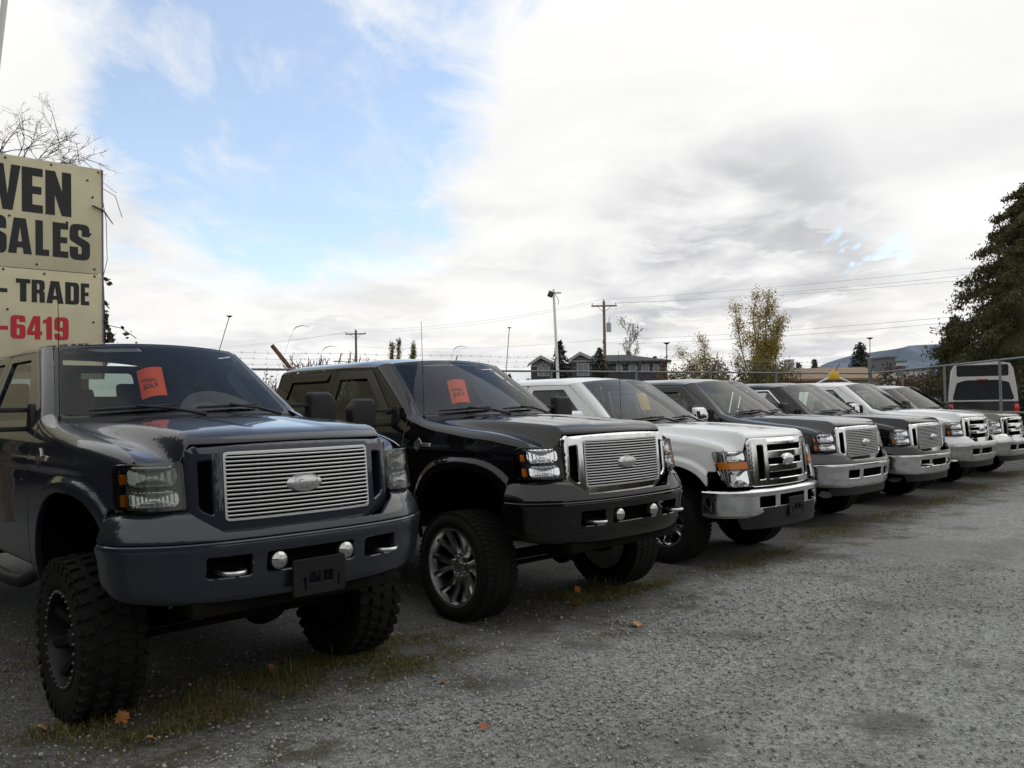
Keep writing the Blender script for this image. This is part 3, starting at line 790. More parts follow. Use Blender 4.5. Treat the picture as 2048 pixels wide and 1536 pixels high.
def step_mesh(s):
    m = MB(); m.tube([(s*.80, 1.62, .52), (s*.97, 1.75, .40), (s*.985, 2.0, .385), (s*.985, 4.0, .385), (s*.97, 4.2, .40), (s*.80, 4.3, .52)], .042, 10); return m.mesh('step_bar', 50)
def tailgate_mesh():
    def F(x, z): return np.stack([x, 6.185 + .012*np.cos(z*4), z], 1)
    return panel_mesh('tailgate', [rrect(-.80, .80, .60, 1.345, .03)], .08, F, .05, .006, flip=True)
def tail_mesh(s):
    m = MB(); m.box((s*.87, 6.165, 1.06), (.13, .09, .42), None, .02); return m.mesh('tail_lamp', 40)
def rear_bumper_mesh():
    m = MB(); m.box((0, 6.30, .60), (1.84, .20, .18), None, .03); return m.mesh('rear_bumper', 40)
def badge_mesh(s):
    def F(u, v): return np.stack([s*(W(u, v) + .008), u, v], 1)
    c = (1.50, 1.16)
    sh = [(c[0]-.055, c[1]+.005), (c[0]-.035, c[1]+.03), (c[0], c[1]+.055), (c[0]+.035, c[1]+.03), (c[0]+.055, c[1]+.005), (c[0]+.03, c[1]-.03), (c[0], c[1]-.06), (c[0]-.03, c[1]-.03)]
    return panel_mesh('fender_badge', [np.array(sh), rrect(c[0]-.17, c[0]-.06, c[1]-.014, c[1]+.014, .004)], .02, F, .008, .002, flip=(s < 0))
def handle_mesh(s, y):
    m = MB(); m.box((s*(float(W(y, 1.16)) + .018), y, 1.185), (.03, .20, .035), None, .012); return m.mesh('handle', 40)
def antenna_mesh():
    m = MB(); m.tube([(-.80, 1.60, 1.375), (-.80, 1.60, 1.40)], .012, 8); m.tube([(-.80, 1.60, 1.40), (-.80, 1.62, 2.20)], [.0035, .002], 6); return m.mesh('antenna', 50)
def tag_mesh(w, h, bend):
    m = MB(); n = 11; V = []
    for i in range(n):
        x = -w/2 + w*i/(n-1)
        for z in (0, h): V.append((x, -bend*(1 - (2*x/w)**2), z))
    k = len(V); V += [(v[0], v[1] + .0015, v[2]) for v in V]
    Fc = [(2*i, 2*i+2, 2*i+3, 2*i+1) for i in range(n-1)] + [(k+2*i, k+2*i+1, k+2*i+3, k+2*i+2) for i in range(n-1)]
    Fc += [(2*i+1, 2*i+3, k+2*i+3, k+2*i+1) for i in range(n-1)] + [(2*i, k+2*i, k+2*i+2, 2*i+2) for i in range(n-1)]
    m.add(V, Fc); return m.mesh('sale_tag', 60)

def make_truck(cfg):
    g = cfg.get; lift = cfg['lift']; P = cfg['paint']
    t = thing('pickup_truck', cfg['label'], 'truck', (cfg['X'], cfg['Y'], 0), cfg['psi'], 'pickup trucks parked side by side')
    def body(o): o.location.z = lift; return o
    B = lambda key, fn, name, m, par=t: (body(part(key, fn, name, m, par)) if par is t else part(key, fn, name, m, par))
    B('hood', hood_mesh, 'hood', P); B('roof', roof_mesh, 'roof', P); B('cowl', cowl_mesh, 'cowl', 'black_plastic')
    ws = B('ws', ws_mesh, 'windshield', g('screen', 'glass_screen')); B('wstrim', ws_trim_mesh, 'windshield_trim', 'black_gloss', ws)
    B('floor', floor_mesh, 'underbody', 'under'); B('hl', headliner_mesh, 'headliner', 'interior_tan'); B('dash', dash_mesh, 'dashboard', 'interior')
    B('sw', wheel_mesh, 'steering_wheel', 'interior')
    for key, x in (('seatL', .40), ('seatR', -.40)): B(key, lambda: seat_mesh(x, 2.62), 'seat', g('seat', 'seat_cloth')).location.z -= g('low', 0)
    B('bench', bench_mesh, 'rear_seat', g('seat', 'seat_cloth')).location.z -= g('low', 0)
    cb = B('cabback', cab_back_mesh, 'cab_back', P)
    def rw():
        def F(x, z): return np.stack([x, 4.272 + 0*x, z], 1)
        return panel_mesh('rear_window', [rpoly([(-.63, 1.41), (.63, 1.41), (.57, 1.79), (-.57, 1.79)], .06)], .2, F, 0)
    B('rw', rw, 'rear_window', g('backglass', 'glass_side'), cb)
    for s in (-1, 1):
        k = str(s)
        fd = B('fender'+k, lambda: fender_mesh(s), 'fender', P); B('ftop'+k, lambda: fender_top_mesh(s), 'fender_top', P, fd); B('liner'+k, lambda: liner_mesh(s, A_C), 'wheel_liner', 'void', fd)
        if g('badge'): B('badge'+k, lambda: badge_mesh(s), 'fender_badge', 'dull_chrome', fd)
        B('pillar'+k, lambda: pillar_mesh(s), 'windshield_pillar', P)
        for dk in ('front', 'rear'):
            d = B('door'+dk+k, lambda: door_mesh(dk, s), dk + '_door', P)
            B('pane'+dk+k, lambda: pane_mesh(dk, s), 'window_pane', g('sideglass', 'glass_side') if dk == 'front' else g('rearglass', 'glass_privacy'), d)
            if g('visor'): B('visor'+dk+k, lambda: visor_mesh(dk, s), 'rain_visor', 'black_gloss', d)
            if g('trim'): B('rtrim'+dk+k, lambda: ring_trim_mesh(dk, s), 'window_trim', 'chrome', d)
            B('handle'+dk+k, lambda: handle_mesh(s, 2.95 if dk == 'front' else 3.95), 'handle', 'black_plastic', d)
        B('ccorner'+k, lambda: cab_corner_mesh(s), 'cab_corner', P)
        bd = B('bed'+k, lambda: bed_mesh(s), 'bed_side', P); B('linerR'+k, lambda: liner_mesh(s, AR_C), 'wheel_liner', 'void', bd)
        B('tail'+k, lambda: tail_mesh(s), 'tail_lamp', 'red_lens')
        mi = B('mirror'+k, lambda: mirror_mesh(s), 'side_mirror', g('mirror', 'black_plastic')); B('marm'+k, lambda: mirror_arm_mesh(s), 'mirror_arm', 'black_plastic', mi); B('mglass'+k, lambda: mirror_glass_mesh(s), 'mirror_glass', 'mirror_glass', mi)
        B('step'+k, lambda: step_mesh(s), 'step_bar', g('step', 'black_plastic'))
    B('tg', tailgate_mesh, 'tailgate', P); B('rb', rear_bumper_mesh, 'rear_bumper', 'dull_chrome')
    B('wip1', lambda: wiper_mesh(-.62, -.10), 'wiper', 'black_plastic'); B('wip2', lambda: wiper_mesh(.02, .50), 'wiper', 'black_plastic')
    if g('antenna'): B('ant', antenna_mesh, 'antenna', 'black_plastic')
    # grille
    st = cfg['grille']; gm = g('grille_mat', 'chrome')
    gr = B('frame'+st, lambda: frame_mesh(st), 'grille', gm)
    if st == 'bars08': gr.scale.x = .95; gr.location.z -= .015; B('core', core_mesh, 'radiator_core', 'void', gr)
    if st == 'billet':
        B('insf', insert_frame_mesh, 'insert_frame', 'billet', gr)
        nb = g('bars', 15)
        for i in range(nb):
            b = B('bar', bar_mesh, 'bar', 'billet', gr); zz = INS[2] + .012 + (INS[3]-INS[2]-.024)*(i+.5)/nb; b.location = (0, .035*(zz-1.03)/.44, zz)
        for x in (-.25, .25):
            b = B('rod', lambda: MB().box((0, 0, 0), (.012, .006, .34)).mesh('rod'), 'rod', 'black_plastic', gr); b.location = (x, float(front_y(np.array(x), 1.03)) + .02, 1.03)
    em = B('emblem' + ('8' if st == 'bars08' else ''), lambda: emblem_mesh(*((.108, .050, 0) if st != 'bars08' else (.105, .060, 0))), 'emblem', 'billet' if st != 'bars08' else 'chrome')
    em.location = (0, float(front_y(np.array(0.), 1.02)) - .012, 1.02 + lift)
    if st != 'billet' or g('script', True):
        def tm():
            def F(c):
                x, z = c[:, 0], c[:, 1]; dome = np.sqrt(np.clip(1 - (x/.108)**2 - (z/.05)**2, 0, 1)); return np.stack([x, -.026*dome - .0016 - c[:, 2]*.5, z], 1)
            return text_mesh('Ford', .058, F, .0015, .35, 1.15)
        B('script', tm, 'lettering', 'lamp_grey' if st != 'bars08' else 'dull_chrome', em)
    # headlamps
    for s in (-1, 1):
        k = str(s); st2 = cfg['lamp']
        if st2 == '08':
            hs = B('hs8'+k, lambda: panel_mesh('housing', [rpoly(*LAMP8_OUT)], .03, lamp_F(s, -.05), .0, flip=(s < 0)), 'headlamp', 'reflector'); hs.location.z -= .03
            B('ln8'+k, lambda: panel_mesh('lens', [rpoly(*LAMP8_OUT)], .03, lamp_F(s), .04, .005, flip=(s < 0)), 'lens', 'lens_clear', hs)
            B('am8'+k, lambda: panel_mesh('amber_marker', [rrect(.015, HL-.045, .985, 1.048, .008)], .02, lamp_F(s, -.010), .02, .003, flip=(s < 0)), 'amber_marker', 'amber', hs)
            for q, (z0, z1) in enumerate(((.828, .975), (1.06, 1.145))): B('rf8%d' % q + k, lambda: reflector_mesh(s, .03, .25, z0, z1, .035, 0, .03), 'reflector', 'reflector', hs)
            continue
        hs = B('hs'+k, lambda: housing_mesh(s), 'headlamp', {'smoke': 'lamp_grey', 'black': 'lamp_housing', 'clear': 'reflector'}[st2])
        B('lens'+k, lambda: lens_mesh(s), 'lens', 'lens_smoke' if st2 == 'smoke' else 'lens_clear', hs)
        B('rfu'+k, lambda: reflector_mesh(s, .035, .285, 1.052, 1.138, .035, 330, .034), 'reflector', 'reflector_dull' if st2 == 'smoke' else 'reflector', hs)
        B('rfl'+k, lambda: reflector_mesh(s, .035, .285, .948, 1.018, .028, 520, .030), 'reflector', 'reflector', hs)
        B('amb'+k, lambda: marker_mesh(s, .315, .345, .952, 1.005), 'amber_marker', 'amber', hs)
        if st2 != 'clear': B('amb2'+k, lambda: marker_mesh(s, .318, .342, 1.06, 1.105), 'amber_marker', 'amber', hs)
    # bumper
    bm_ = cfg['bumper']
    if st == 'bars08': bp = B('bumper8', bumper8_mesh, 'bumper', bm_); bp.location = (0, .045, lift - .055)
    else:
        B('cover', cover_mesh, 'bumper_cover', g('cover', P)); bp = B('bumper', bumper_mesh, 'bumper', bm_); B('beam', bumper_back_mesh, 'bumper_beam', 'void', bp)
    for s in (-1, 1):
        if g('hooks', True): h = B('hook', hook_mesh, 'tow_hook', g('hookmat', 'dull_chrome'), bp); h.location = (s*.46, .0, .615)
        if g('fogs'): f = B('fog', lamp_fog_mesh, 'fog_lamp', 'fog_glass', bp); f.location = (s*.20, -.045, .637)
    if g('bracket'): b = B('bracket', bracket_mesh, 'plate_bracket', 'bracket_black', bp); b.location = (.02, 0, .07 if st == 'bars08' else 0)
    if not g('airdam', True): B('valance', lambda: MB().box((0, .20, .425), (1.24, .26, .09), None, .02).box((0, .42, .36), (.9, .2, .10), None, .02).mesh('lower_valance'), 'lower_valance', 'under')
    if g('airdam', True):
        def dam():
            def F(u, z):
                nx, ny = plan_n(BX, BY, u); o = -.04 - .10*(.48 - z); return np.stack([BX(u)*.93 + nx*o, BY(u) + ny*o, z], 1)
            return panel_mesh('air_dam', [rpoly([(-.95, .56), (-.84, .36), (.84, .36), (.95, .56)], .04)], .05, F, .01)
        B('dam', dam, 'air_dam', 'black_plastic')
    # wheels
    Rt, rim, w, mud, style = cfg['wheel']; wm = g('rim_mat', 'chrome'); xo = cfg['track']
    key = '%s%s%s' % (Rt, rim, w)
    for s in (-1, 1):
        for y in (AX_F, AX_F + WB):
            wh = bpy.data.objects.new('wheel', None); COL.objects.link(wh); wh.parent = t; wh.location = (s*(xo - w/2), y, Rt - .012); wh.rotation_euler = (random.random()*1.2, 0, 0 if s > 0 else math.pi)
            if y == AX_F: wh.rotation_euler[2] += R(g('steer', 0))
            part('tyre'+key+str(mud), lambda: tyre_mesh(Rt, rim, w, mud), 'tyre', 'rubber', wh); part('rim'+key, lambda: rim_barrel_mesh(rim, w), 'rim', wm, wh)
            part('spk'+key+style[0]+str(style[1]), lambda: spokes_mesh(rim, w, style[1], style[0]), 'spokes', wm, wh); part('disc'+key, lambda: drum_mesh(rim), 'brake_disc', 'under', wh)
            if g('rimbolts'): tag(part('bolts'+key, lambda: bolts_mesh(rim, w), 'rim_bolts', 'billet', wh), None, None, None, 'stuff')
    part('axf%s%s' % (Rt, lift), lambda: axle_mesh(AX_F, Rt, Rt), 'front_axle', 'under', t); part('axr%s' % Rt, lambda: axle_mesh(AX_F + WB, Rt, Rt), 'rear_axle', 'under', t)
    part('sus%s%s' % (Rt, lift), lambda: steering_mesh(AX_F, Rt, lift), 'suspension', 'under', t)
    return t
MUD, STREET = (.445, .262, .33, True, ('dish', 8)), (.405, .225, .27, False, ('fat', 5))
TRUCKS = [
 dict(X=-1.105, Y=4.61, psi=.755, lift=.243, paint='paint_slate', grille='billet', grille_mat='paint_slate', bars=15, lamp='smoke', bumper='paint_slate', fogs=True, bracket=True, badge=True, antenna=True, airdam=False,
      wheel=MUD, rim_mat='rim_black', rimbolts=True, track=.985, visor=False, hookmat='dull_chrome', sideglass='glass_side', backglass='glass_tinted',
      label='slate blue lifted pickup with mud tyres, nearest to the camera and beside the cream sign'),
 dict(X=.922, Y=6.582, psi=.745, lift=.186, paint='paint_black', grille='billet', grille_mat='chrome', bars=16, lamp='black', bumper='paint_black', fogs=True, badge=True, antenna=True, airdam=False, script=False,
      wheel=(.425, .298, .33, False, ('twin', 6)), rim_mat='dull_chrome', rimbolts=False, track=1.03, visor=True,
      label='black lifted pickup with large chrome wheels and chrome slatted grille, second in the row'),
 dict(X=2.88, Y=8.76, psi=.765, lift=.03, paint='paint_white', grille='bars08', lamp='08', bumper='chrome', cover='chrome', bracket=True, hooks=False, antenna=True, wheel=STREET, track=.90, mirror='chrome', steer=0,
      screen='glass_green', sideglass='glass_clear', rearglass='glass_clear', low=.17, label='white pickup with amber-banded headlamps and chrome bumper, third in the row'),
 dict(X=4.725, Y=11.268, psi=.741, lift=.051, paint='paint_grey', grille='billet', lamp='black', bumper='chrome', hooks=False, wheel=STREET, track=.88, visor=True, script=False, seat='interior_tan',
      screen='glass_green', sideglass='glass_clear', rearglass='glass_clear', low=.17, label='dark grey pickup with chrome slatted grille and bumper between a white and a black truck'),
 dict(X=6.668, Y=13.383, psi=.734, lift=.005, paint='paint_black', grille='billet', lamp='clear', bumper='chrome', wheel=STREET, track=.88, trim=True, mirror='chrome', script=False,
      screen='glass_green', sideglass='glass_clear', rearglass='glass_clear', low=.17, label='black pickup with clear headlamps, chrome bumper and chrome window trim, fifth in the row'),
 dict(X=8.58, Y=15.45, psi=.735, lift=.03, paint='paint_white', grille='bars05', lamp='black', bumper='dull_chrome', hooks=False, wheel=STREET, track=.88, script=False,
      screen='glass_green', sideglass='glass_clear', rearglass='glass_clear', low=.17, label='white pickup with three-bar chrome grille, second from the far end of the row'),
 dict(X=10.42, Y=17.45, psi=.735, lift=-.03, paint='paint_pewter', grille='bars05', lamp='clear', bumper='dull_chrome', hooks=False, cover='chrome', wheel=STREET, track=.88, script=False,
      screen='glass_green', sideglass='glass_clear', rearglass='glass_clear', low=.17, label='pewter grey pickup at the far end of the row'),
]
random.seed(4)
for c in TRUCKS: make_truck(c)

# ------------------------------------------------------------------ ground
def nodes_of(m): return m.node_tree.nodes, m.node_tree.links
ROW_N, ROW_P = (.73, -.68), (-1.1, 4.6)               # the trucks' noses stand along this line
SPOTS = [(*ground_at(u, v)[:2], a, b) for u, v, a, b in ((1178, 1288, .22, .16), (1480, 1268, .30, .2), (1385, 1482, .2, .14), (1770, 1440, .28, .22), (985, 1362, .26, .2), (1640, 1110, .4, .3), (620, 1500, .22, .12))]
def ground_material():
    m = mat('gravel_lot', (.15, .15, .145), .92, spec=.25); N, L = nodes_of(m); b = N['Principled BSDF']
    def nd(t): return N.new(t)
    def mth(op, a, c=None, d=None):
        n = nd('ShaderNodeMath'); n.operation = op
        for i, v in enumerate((a, c, d)):
            if v is None: continue
            if isinstance(v, (int, float)): n.inputs[i].default_value = v
            else: L.new(v, n.inputs[i])
        return n.outputs[0]
    def rng(x, lo, hi, o0=0.0, o1=1.0, smooth=True):
        n = nd('ShaderNodeMapRange'); n.interpolation_type = 'SMOOTHSTEP' if smooth else 'LINEAR'; L.new(x, n.inputs[0])
        for i, v in enumerate((lo, hi, o0, o1)): n.inputs[i+1].default_value = v
        return n.outputs[0]
    def noise(scale, det=5, rough=.55, vec=None):
        n = nd('ShaderNodeTexNoise'); n.inputs['Scale'].default_value = scale; n.inputs['Detail'].default_value = det; n.inputs['Roughness'].default_value = rough
        L.new(vec or co, n.inputs['Vector']); return n.outputs['Fac']
    def mixc(f, a, c):
        n = nd('ShaderNodeMixRGB'); L.new(f, n.inputs[0])
        for i, v in ((1, a), (2, c)):
            if isinstance(v, tuple): n.inputs[i].default_value = (*v, 1)
            else: L.new(v, n.inputs[i])
        return n.outputs[0]
    tc = nd('ShaderNodeTexCoord'); co = tc.outputs['Object']
    vo = nd('ShaderNodeTexVoronoi'); vo.inputs['Scale'].default_value = 46; L.new(co, vo.inputs['Vector'])
    vo2 = nd('ShaderNodeTexVoronoi'); vo2.inputs['Scale'].default_value = 95; L.new(co, vo2.inputs['Vector'])
    sp = nd('ShaderNodeSeparateColor'); L.new(vo.outputs['Color'], sp.inputs[0])
    sp2 = nd('ShaderNodeSeparateColor'); L.new(vo2.outputs['Color'], sp2.inputs[0])
    stone = mth('ADD', mth('MULTIPLY', sp.outputs[0], .55), mth('MULTIPLY', sp2.outputs[0], .45))
    c = mixc(stone, (.108, .110, .106), (.375, .380, .366))
    c = mixc(rng(noise(.9, 6, .65), .50, .70), c, mixc(stone, (.055, .056, .052), (.22, .221, .207)))      # fines and damp hollows
    c = mixc(mth('MULTIPLY', rng(noise(.33, 4), .45, .65), .35), c, (.075, .074, .070))
    for x_, y_, rx, ry in SPOTS:                              # damp hollows
        sb = nd('ShaderNodeVectorMath'); sb.operation = 'SUBTRACT'; L.new(co, sb.inputs[0]); sb.inputs[1].default_value = (x_, y_, 0)
        mp = nd('ShaderNodeMapping'); L.new(sb.outputs[0], mp.inputs[0]); mp.inputs['Scale'].default_value = (1/rx, 1/ry, 0)
        ln = nd('ShaderNodeVectorMath'); ln.operation = 'LENGTH'; L.new(mp.outputs[0], ln.inputs[0])
        q = mth('ADD', ln.outputs['Value'], mth('MULTIPLY', mth('SUBTRACT', noise(5, 8, .75), .5), 2.6))
        c = mixc(mth('MULTIPLY', rng(q, 1.25, .2), .6), c, (.040, .041, .037))
    sx0 = nd('ShaderNodeSeparateXYZ'); L.new(co, sx0.inputs[0])
    s0 = mth('ADD', mth('MULTIPLY', mth('SUBTRACT', sx0.outputs[0], ROW_P[0]), ROW_N[0]), mth('MULTIPLY', mth('SUBTRACT', sx0.outputs[1], ROW_P[1]), ROW_N[1]))
    s0 = mth('ADD', s0, mth('MULTIPLY', mth('SUBTRACT', noise(.5, 4, .6), .5), .9))
    for a_ in (1.55, 3.25, 4.3, 5.9):                        # packed wheel tracks along the lane
        tr = rng(mth('ABSOLUTE', mth('SUBTRACT', s0, a_)), .34, .08)
        c = mixc(mth('MULTIPLY', mth('MULTIPLY', tr, rng(noise(2.0, 6, .7), .34, .62)), .42), c, (.105, .105, .098))
    # dirt with truck shade painted in, and moss where nothing drives, along and under the row of trucks
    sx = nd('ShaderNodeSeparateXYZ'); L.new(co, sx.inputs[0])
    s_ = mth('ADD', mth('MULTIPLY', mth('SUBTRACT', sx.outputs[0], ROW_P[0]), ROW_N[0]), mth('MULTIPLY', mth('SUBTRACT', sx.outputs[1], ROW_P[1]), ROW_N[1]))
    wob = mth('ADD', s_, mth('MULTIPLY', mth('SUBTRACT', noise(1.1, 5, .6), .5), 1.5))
    dirt_shade = rng(wob, .35, -.45)
    c = mixc(mth('MULTIPLY', dirt_shade, .75), c, mixc(stone, (.018, .017, .015), (.075, .072, .065)))
    moss = mth('MULTIPLY', mth('MULTIPLY', rng(wob, .55, .15), rng(wob, -1.3, -.5)), rng(noise(3.2, 6, .7), .47, .62))
    c = mixc(mth('MULTIPLY', moss, .7), c, (.052, .050, .020))
    L.new(c, b.inputs['Base Color'])
    bp = nd('ShaderNodeBump'); bp.inputs['Strength'].default_value = .9; bp.inputs['Distance'].default_value = .012
    hgt = mth('ADD', mth('SUBTRACT', 1.0, vo.outputs['Distance']), mth('MULTIPLY', mth('SUBTRACT', 1.0, vo2.outputs['Distance']), .5))
    L.new(hgt, bp.inputs['Height']); L.new(bp.outputs[0], b.inputs['Normal'])
    return m
def build_ground():
    # one sheet: fine cells near the lot, coarse to the horizon, with shallow dips
    xs = np.concatenate([[-6000, -1500, -400, -120, -50], np.arange(-26, 26.01, .5), [50, 120, 400, 1500, 6000]])
    ys = np.concatenate([[-6000, -1500, -400, -120, -50], np.arange(-12, 40.01, .5), [70, 120, 400, 1500, 6000]])
    X, Y = np.meshgrid(xs, ys, indexing='ij'); rs = np.random.RandomState(3)
    Z = np.zeros_like(X)
    for _ in range(7):
        a, b, p = rs.uniform(.3, 1.3), rs.uniform(.3, 1.3), rs.uniform(0, 6.28, 2); Z += .006*np.sin(a*X + p[0])*np.sin(b*Y + p[1])
    Z *= (np.abs(X) < 26)*(Y > -12)*(Y < 40); Z = np.minimum(Z, .01) - .012
    n, k = X.shape; V = np.stack([X, Y, Z], -1).reshape(-1, 3)
    i, j = np.meshgrid(np.arange(n-1), np.arange(k-1), indexing='ij'); q = (i*k + j).ravel()
    me = fastmesh('ground', V, np.stack([q, q+k, q+k+1, q+1], 1)); me.polygons.foreach_set('use_smooth', [True]*len(me.polygons))
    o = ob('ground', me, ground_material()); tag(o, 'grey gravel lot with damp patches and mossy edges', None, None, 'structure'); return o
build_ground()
def stone_material(name, c0, c1):
    m = mat(name, c0, .9, spec=.3); N, L = nodes_of(m); g = N.new('ShaderNodeNewGeometry'); r = N.new('ShaderNodeMixRGB')
    r.inputs[1].default_value = (*c0, 1); r.inputs[2].default_value = (*c1, 1); L.new(g.outputs['Random Per Island'], r.inputs[0]); L.new(r.outputs[0], N['Principled BSDF'].inputs['Base Color']); return m
def build_gravel():
    rs = np.random.RandomState(8); n = 120000
    r = 1.7*(9.5/1.7)**rs.uniform(0, 1, n)**.9; az = R(-48) + R(96)*rs.uniform(0, 1, n)
    x, y = r*np.sin(az), r*np.cos(az)
    s = (x - ROW_P[0])*ROW_N[0] + (y - ROW_P[1])*ROW_N[1]
    clump = np.sin(x*2.1 + 1)*np.sin(y*1.7) + np.sin(x*.9 - y*1.3 + 2)
    hol = np.ones(n)
    for x_, y_, rx, ry in SPOTS: hol = np.minimum(hol, np.clip(np.hypot((x-x_)/rx, (y-y_)/ry)**2*.8, .15, 1))
    keep = rs.uniform(0, 1, n) < hol*np.where(s < 0, .16, np.clip(.72 + .22*clump, .12, 1)); x, y, r = x[keep], y[keep], r[keep]; n = len(x)
    base = np.array([(sx, sy, sz) for sx in (-1, 1) for sy in (-1, 1) for sz in (-1, 1)], float)/1.5
    base *= np.where(base[:, 2:] > 0, .78, 1.0)
    fc = np.array([(0, 1, 3, 2), (4, 6, 7, 5), (0, 4, 5, 1), (2, 3, 7, 6), (0, 2, 6, 4), (1, 5, 7, 3)])
    sz = rs.gamma(4.5, 1/4.5, n)*.0053*(1 + .03*np.maximum(r-3, 0)); sz = np.clip(sz, .004, .026)
    P = base[None]*np.stack([sz*rs.uniform(.8, 1.4, n), sz*rs.uniform(.7, 1.2, n), sz*rs.uniform(.5, .9, n)], 1)[:, None]
    P = P*(1 + rs.uniform(-.28, .28, P.shape))
    a = rs.uniform(0, 6.28, n); t = rs.uniform(-.5, .5, n); c, s_ = np.cos(a)[:, None], np.sin(a)[:, None]; ct, st = np.cos(t)[:, None], np.sin(t)[:, None]
    px, py, pz = P[..., 0], P[..., 1]*ct - P[..., 2]*st, P[..., 1]*st + P[..., 2]*ct
    V = np.stack([px*c - py*s_ + x[:, None], px*s_ + py*c + y[:, None], pz + sz[:, None]*.25], -1).reshape(-1, 3)
    Fc = (fc[None] + 8*np.arange(n)[:, None, None]).reshape(-1, 4)
    o = ob('loose_gravel', fastmesh('loose_gravel', V, Fc), stone_material('stones', (.13, .131, .124), (.37, .37, .35)))
    tag(o, 'loose grey crushed stones covering the lot in the foreground', 'gravel', None, 'stuff')
build_gravel()
def leaf_material(name, cols, rough=.6, trans=.25):
    m = mat(name, cols[0], rough, spec=.3); N, L = nodes_of(m); b = N['Principled BSDF']
    g = N.new('ShaderNodeNewGeometry'); r = N.new('ShaderNodeValToRGB'); r.color_ramp.elements[0].color = (*cols[0], 1); r.color_ramp.elements[1].color = (*cols[-1], 1)
    for i, c in enumerate(cols[1:-1]): e = r.color_ramp.elements.new((i+1)/(len(cols)-1)); e.color = (*c, 1)
    L.new(g.outputs['Random Per Island'], r.inputs[0]); L.new(r.outputs[0], b.inputs['Base Color'])
    if trans:
        t = N.new('ShaderNodeBsdfTranslucent'); L.new(r.outputs[0], t.inputs[0]); mx = N.new('ShaderNodeMixShader'); mx.inputs[0].default_value = trans
        o = N['Material Output']; L.new(b.outputs[0], mx.inputs[1]); L.new(t.outputs[0], mx.inputs[2]); L.new(mx.outputs[0], o.inputs[0])
    return m
def blades(name, pos, h, rs, m, label, lean=.5, width=.006):
    n = len(pos); a = rs.uniform(0, 6.28, n); hh = h*rs.uniform(.45, 1.25, n); ln = hh*rs.uniform(.1, lean*2, n); b = rs.uniform(0, 6.28, n)
    dx, dy = np.cos(a)*width*.5, np.sin(a)*width*.5; lx, ly = np.cos(b)*ln, np.sin(b)*ln
    x, y = pos[:, 0], pos[:, 1]; z0 = np.full(n, -.012)
    V = np.stack([np.stack([x-dx, y-dy, z0], 1), np.stack([x+dx, y+dy, z0], 1), np.stack([x+dx*.8+lx*.35, y+dy*.8+ly*.35, hh*.6], 1), np.stack([x-dx*.8+lx*.35, y-dy*.8+ly*.35, hh*.6], 1), np.stack([x+lx, y+ly, hh*.95], 1)], 1).reshape(-1, 3)
    k = 5*np.arange(n)[:, None]; F1 = np.concatenate([k+np.array([[0, 1, 2]]), k+np.array([[0, 2, 3]]), k+np.array([[3, 2, 4]])], 0)
    return tag(ob(name, fastmesh(name, V, F1), m), label, 'grass', None, 'stuff')
def build_grass():
    rs = np.random.RandomState(21); pts = []
    def patch(u, v, n, a, b):
        g = ground_at(u, v); q = rs.normal(0, 1, (n, 2)); d = np.array([.68, .73]); e = np.array([.73, -.68])
        pts.append(np.array([g.x, g.y]) + q[:, :1]*a*d + q[:, 1:]*b*e)
    for u, v, n, a, b in [(600, 1330, 2600, .45, .16), (720, 1310, 1900, .30, .15), (480, 1390, 1700, .30, .12), (380, 1440, 800, .22, .08), (220, 1440, 500, .16, .10), (130, 1455, 300, .14, .08), (800, 1330, 900, .22, .1),
                          (1215, 1185, 1300, .30, .10), (1140, 1180, 500, .25, .08), (1290, 1170, 700, .22, .08), (1540, 1105, 700, .25, .10), (1480, 1125, 500, .3, .1), (1660, 1060, 600, .4, .12), (1780, 1030, 450, .4, .12), (1880, 1000, 450, .5, .12), (1960, 975, 450, .5, .15), (2040, 945, 900, .6, .3), (60, 1330, 300, .3, .2)]: patch(u, v, n, a, b)
    p = np.vstack(pts)
    # tread wear: keep blades out of the tyre prints
    cl = np.sin(p[:, 0]*9 + 2*np.sin(p[:, 1]*5)) + np.sin(p[:, 1]*11 + p[:, 0]*4); p = p[rs.uniform(-1.9, 1.0, len(p)) < cl]
    p = np.vstack([p, p + rs.normal(0, .04, p.shape)])
    blades('moss_grass', p, .022, rs, leaf_material('grass_short', [(.07, .085, .020), (.11, .115, .032), (.16, .13, .05), (.15, .115, .06), (.08, .10, .026)]), 'low yellow-green grass and moss growing in front of the trucks', 1.3, .006)
    tall = []
    for u, v, n in [(690, 1300, 60), (210, 1440, 40), (1190, 1170, 70), (1230, 1180, 40), (560, 1350, 40), (440, 1385, 30), (760, 1290, 30)]:
        g = ground_at(u, v); tall.append(np.array([g.x, g.y]) + rs.normal(0, .06, (n, 2)))
    blades('tall_weeds', np.vstack(tall), .11, rs, leaf_material('grass_tall', [(.07, .085, .018), (.16, .14, .05), (.20, .17, .08)]), 'taller straggly weeds by the front tyres', .5, .005)
build_grass()
def fallen_leaf(u, v, size, rz, tilt, label, mt):
    g = ground_at(u, v); lobes = 5; pts = []
    for i in range(lobes*4):
        t = i/(lobes*4); a = math.pi*(-.85 + 1.7*t); r = (.55 + .45*abs(math.cos(lobes*a*.98)))*(1 - .25*abs(a)/math.pi); pts.append((r*math.sin(a), r*math.cos(a)))
    pts += [(-.06, -.18), (-.04, -.75), (.04, -.75), (.06, -.18)][::-1]
    Vv, T = fill2d([np.array(pts)], .35); V = [(p[0]*size, p[1]*size, size*(.28*(p[0]**2) + .14*math.sin(p[1]*3))) for p in Vv]
    o = mk('fallen_leaf', V, T, mt); o.location = (g.x, g.y, .012); o.rotation_euler = (tilt, tilt*.4, rz); tag(o, label, 'leaf', 'fallen leaves on the gravel'); return o
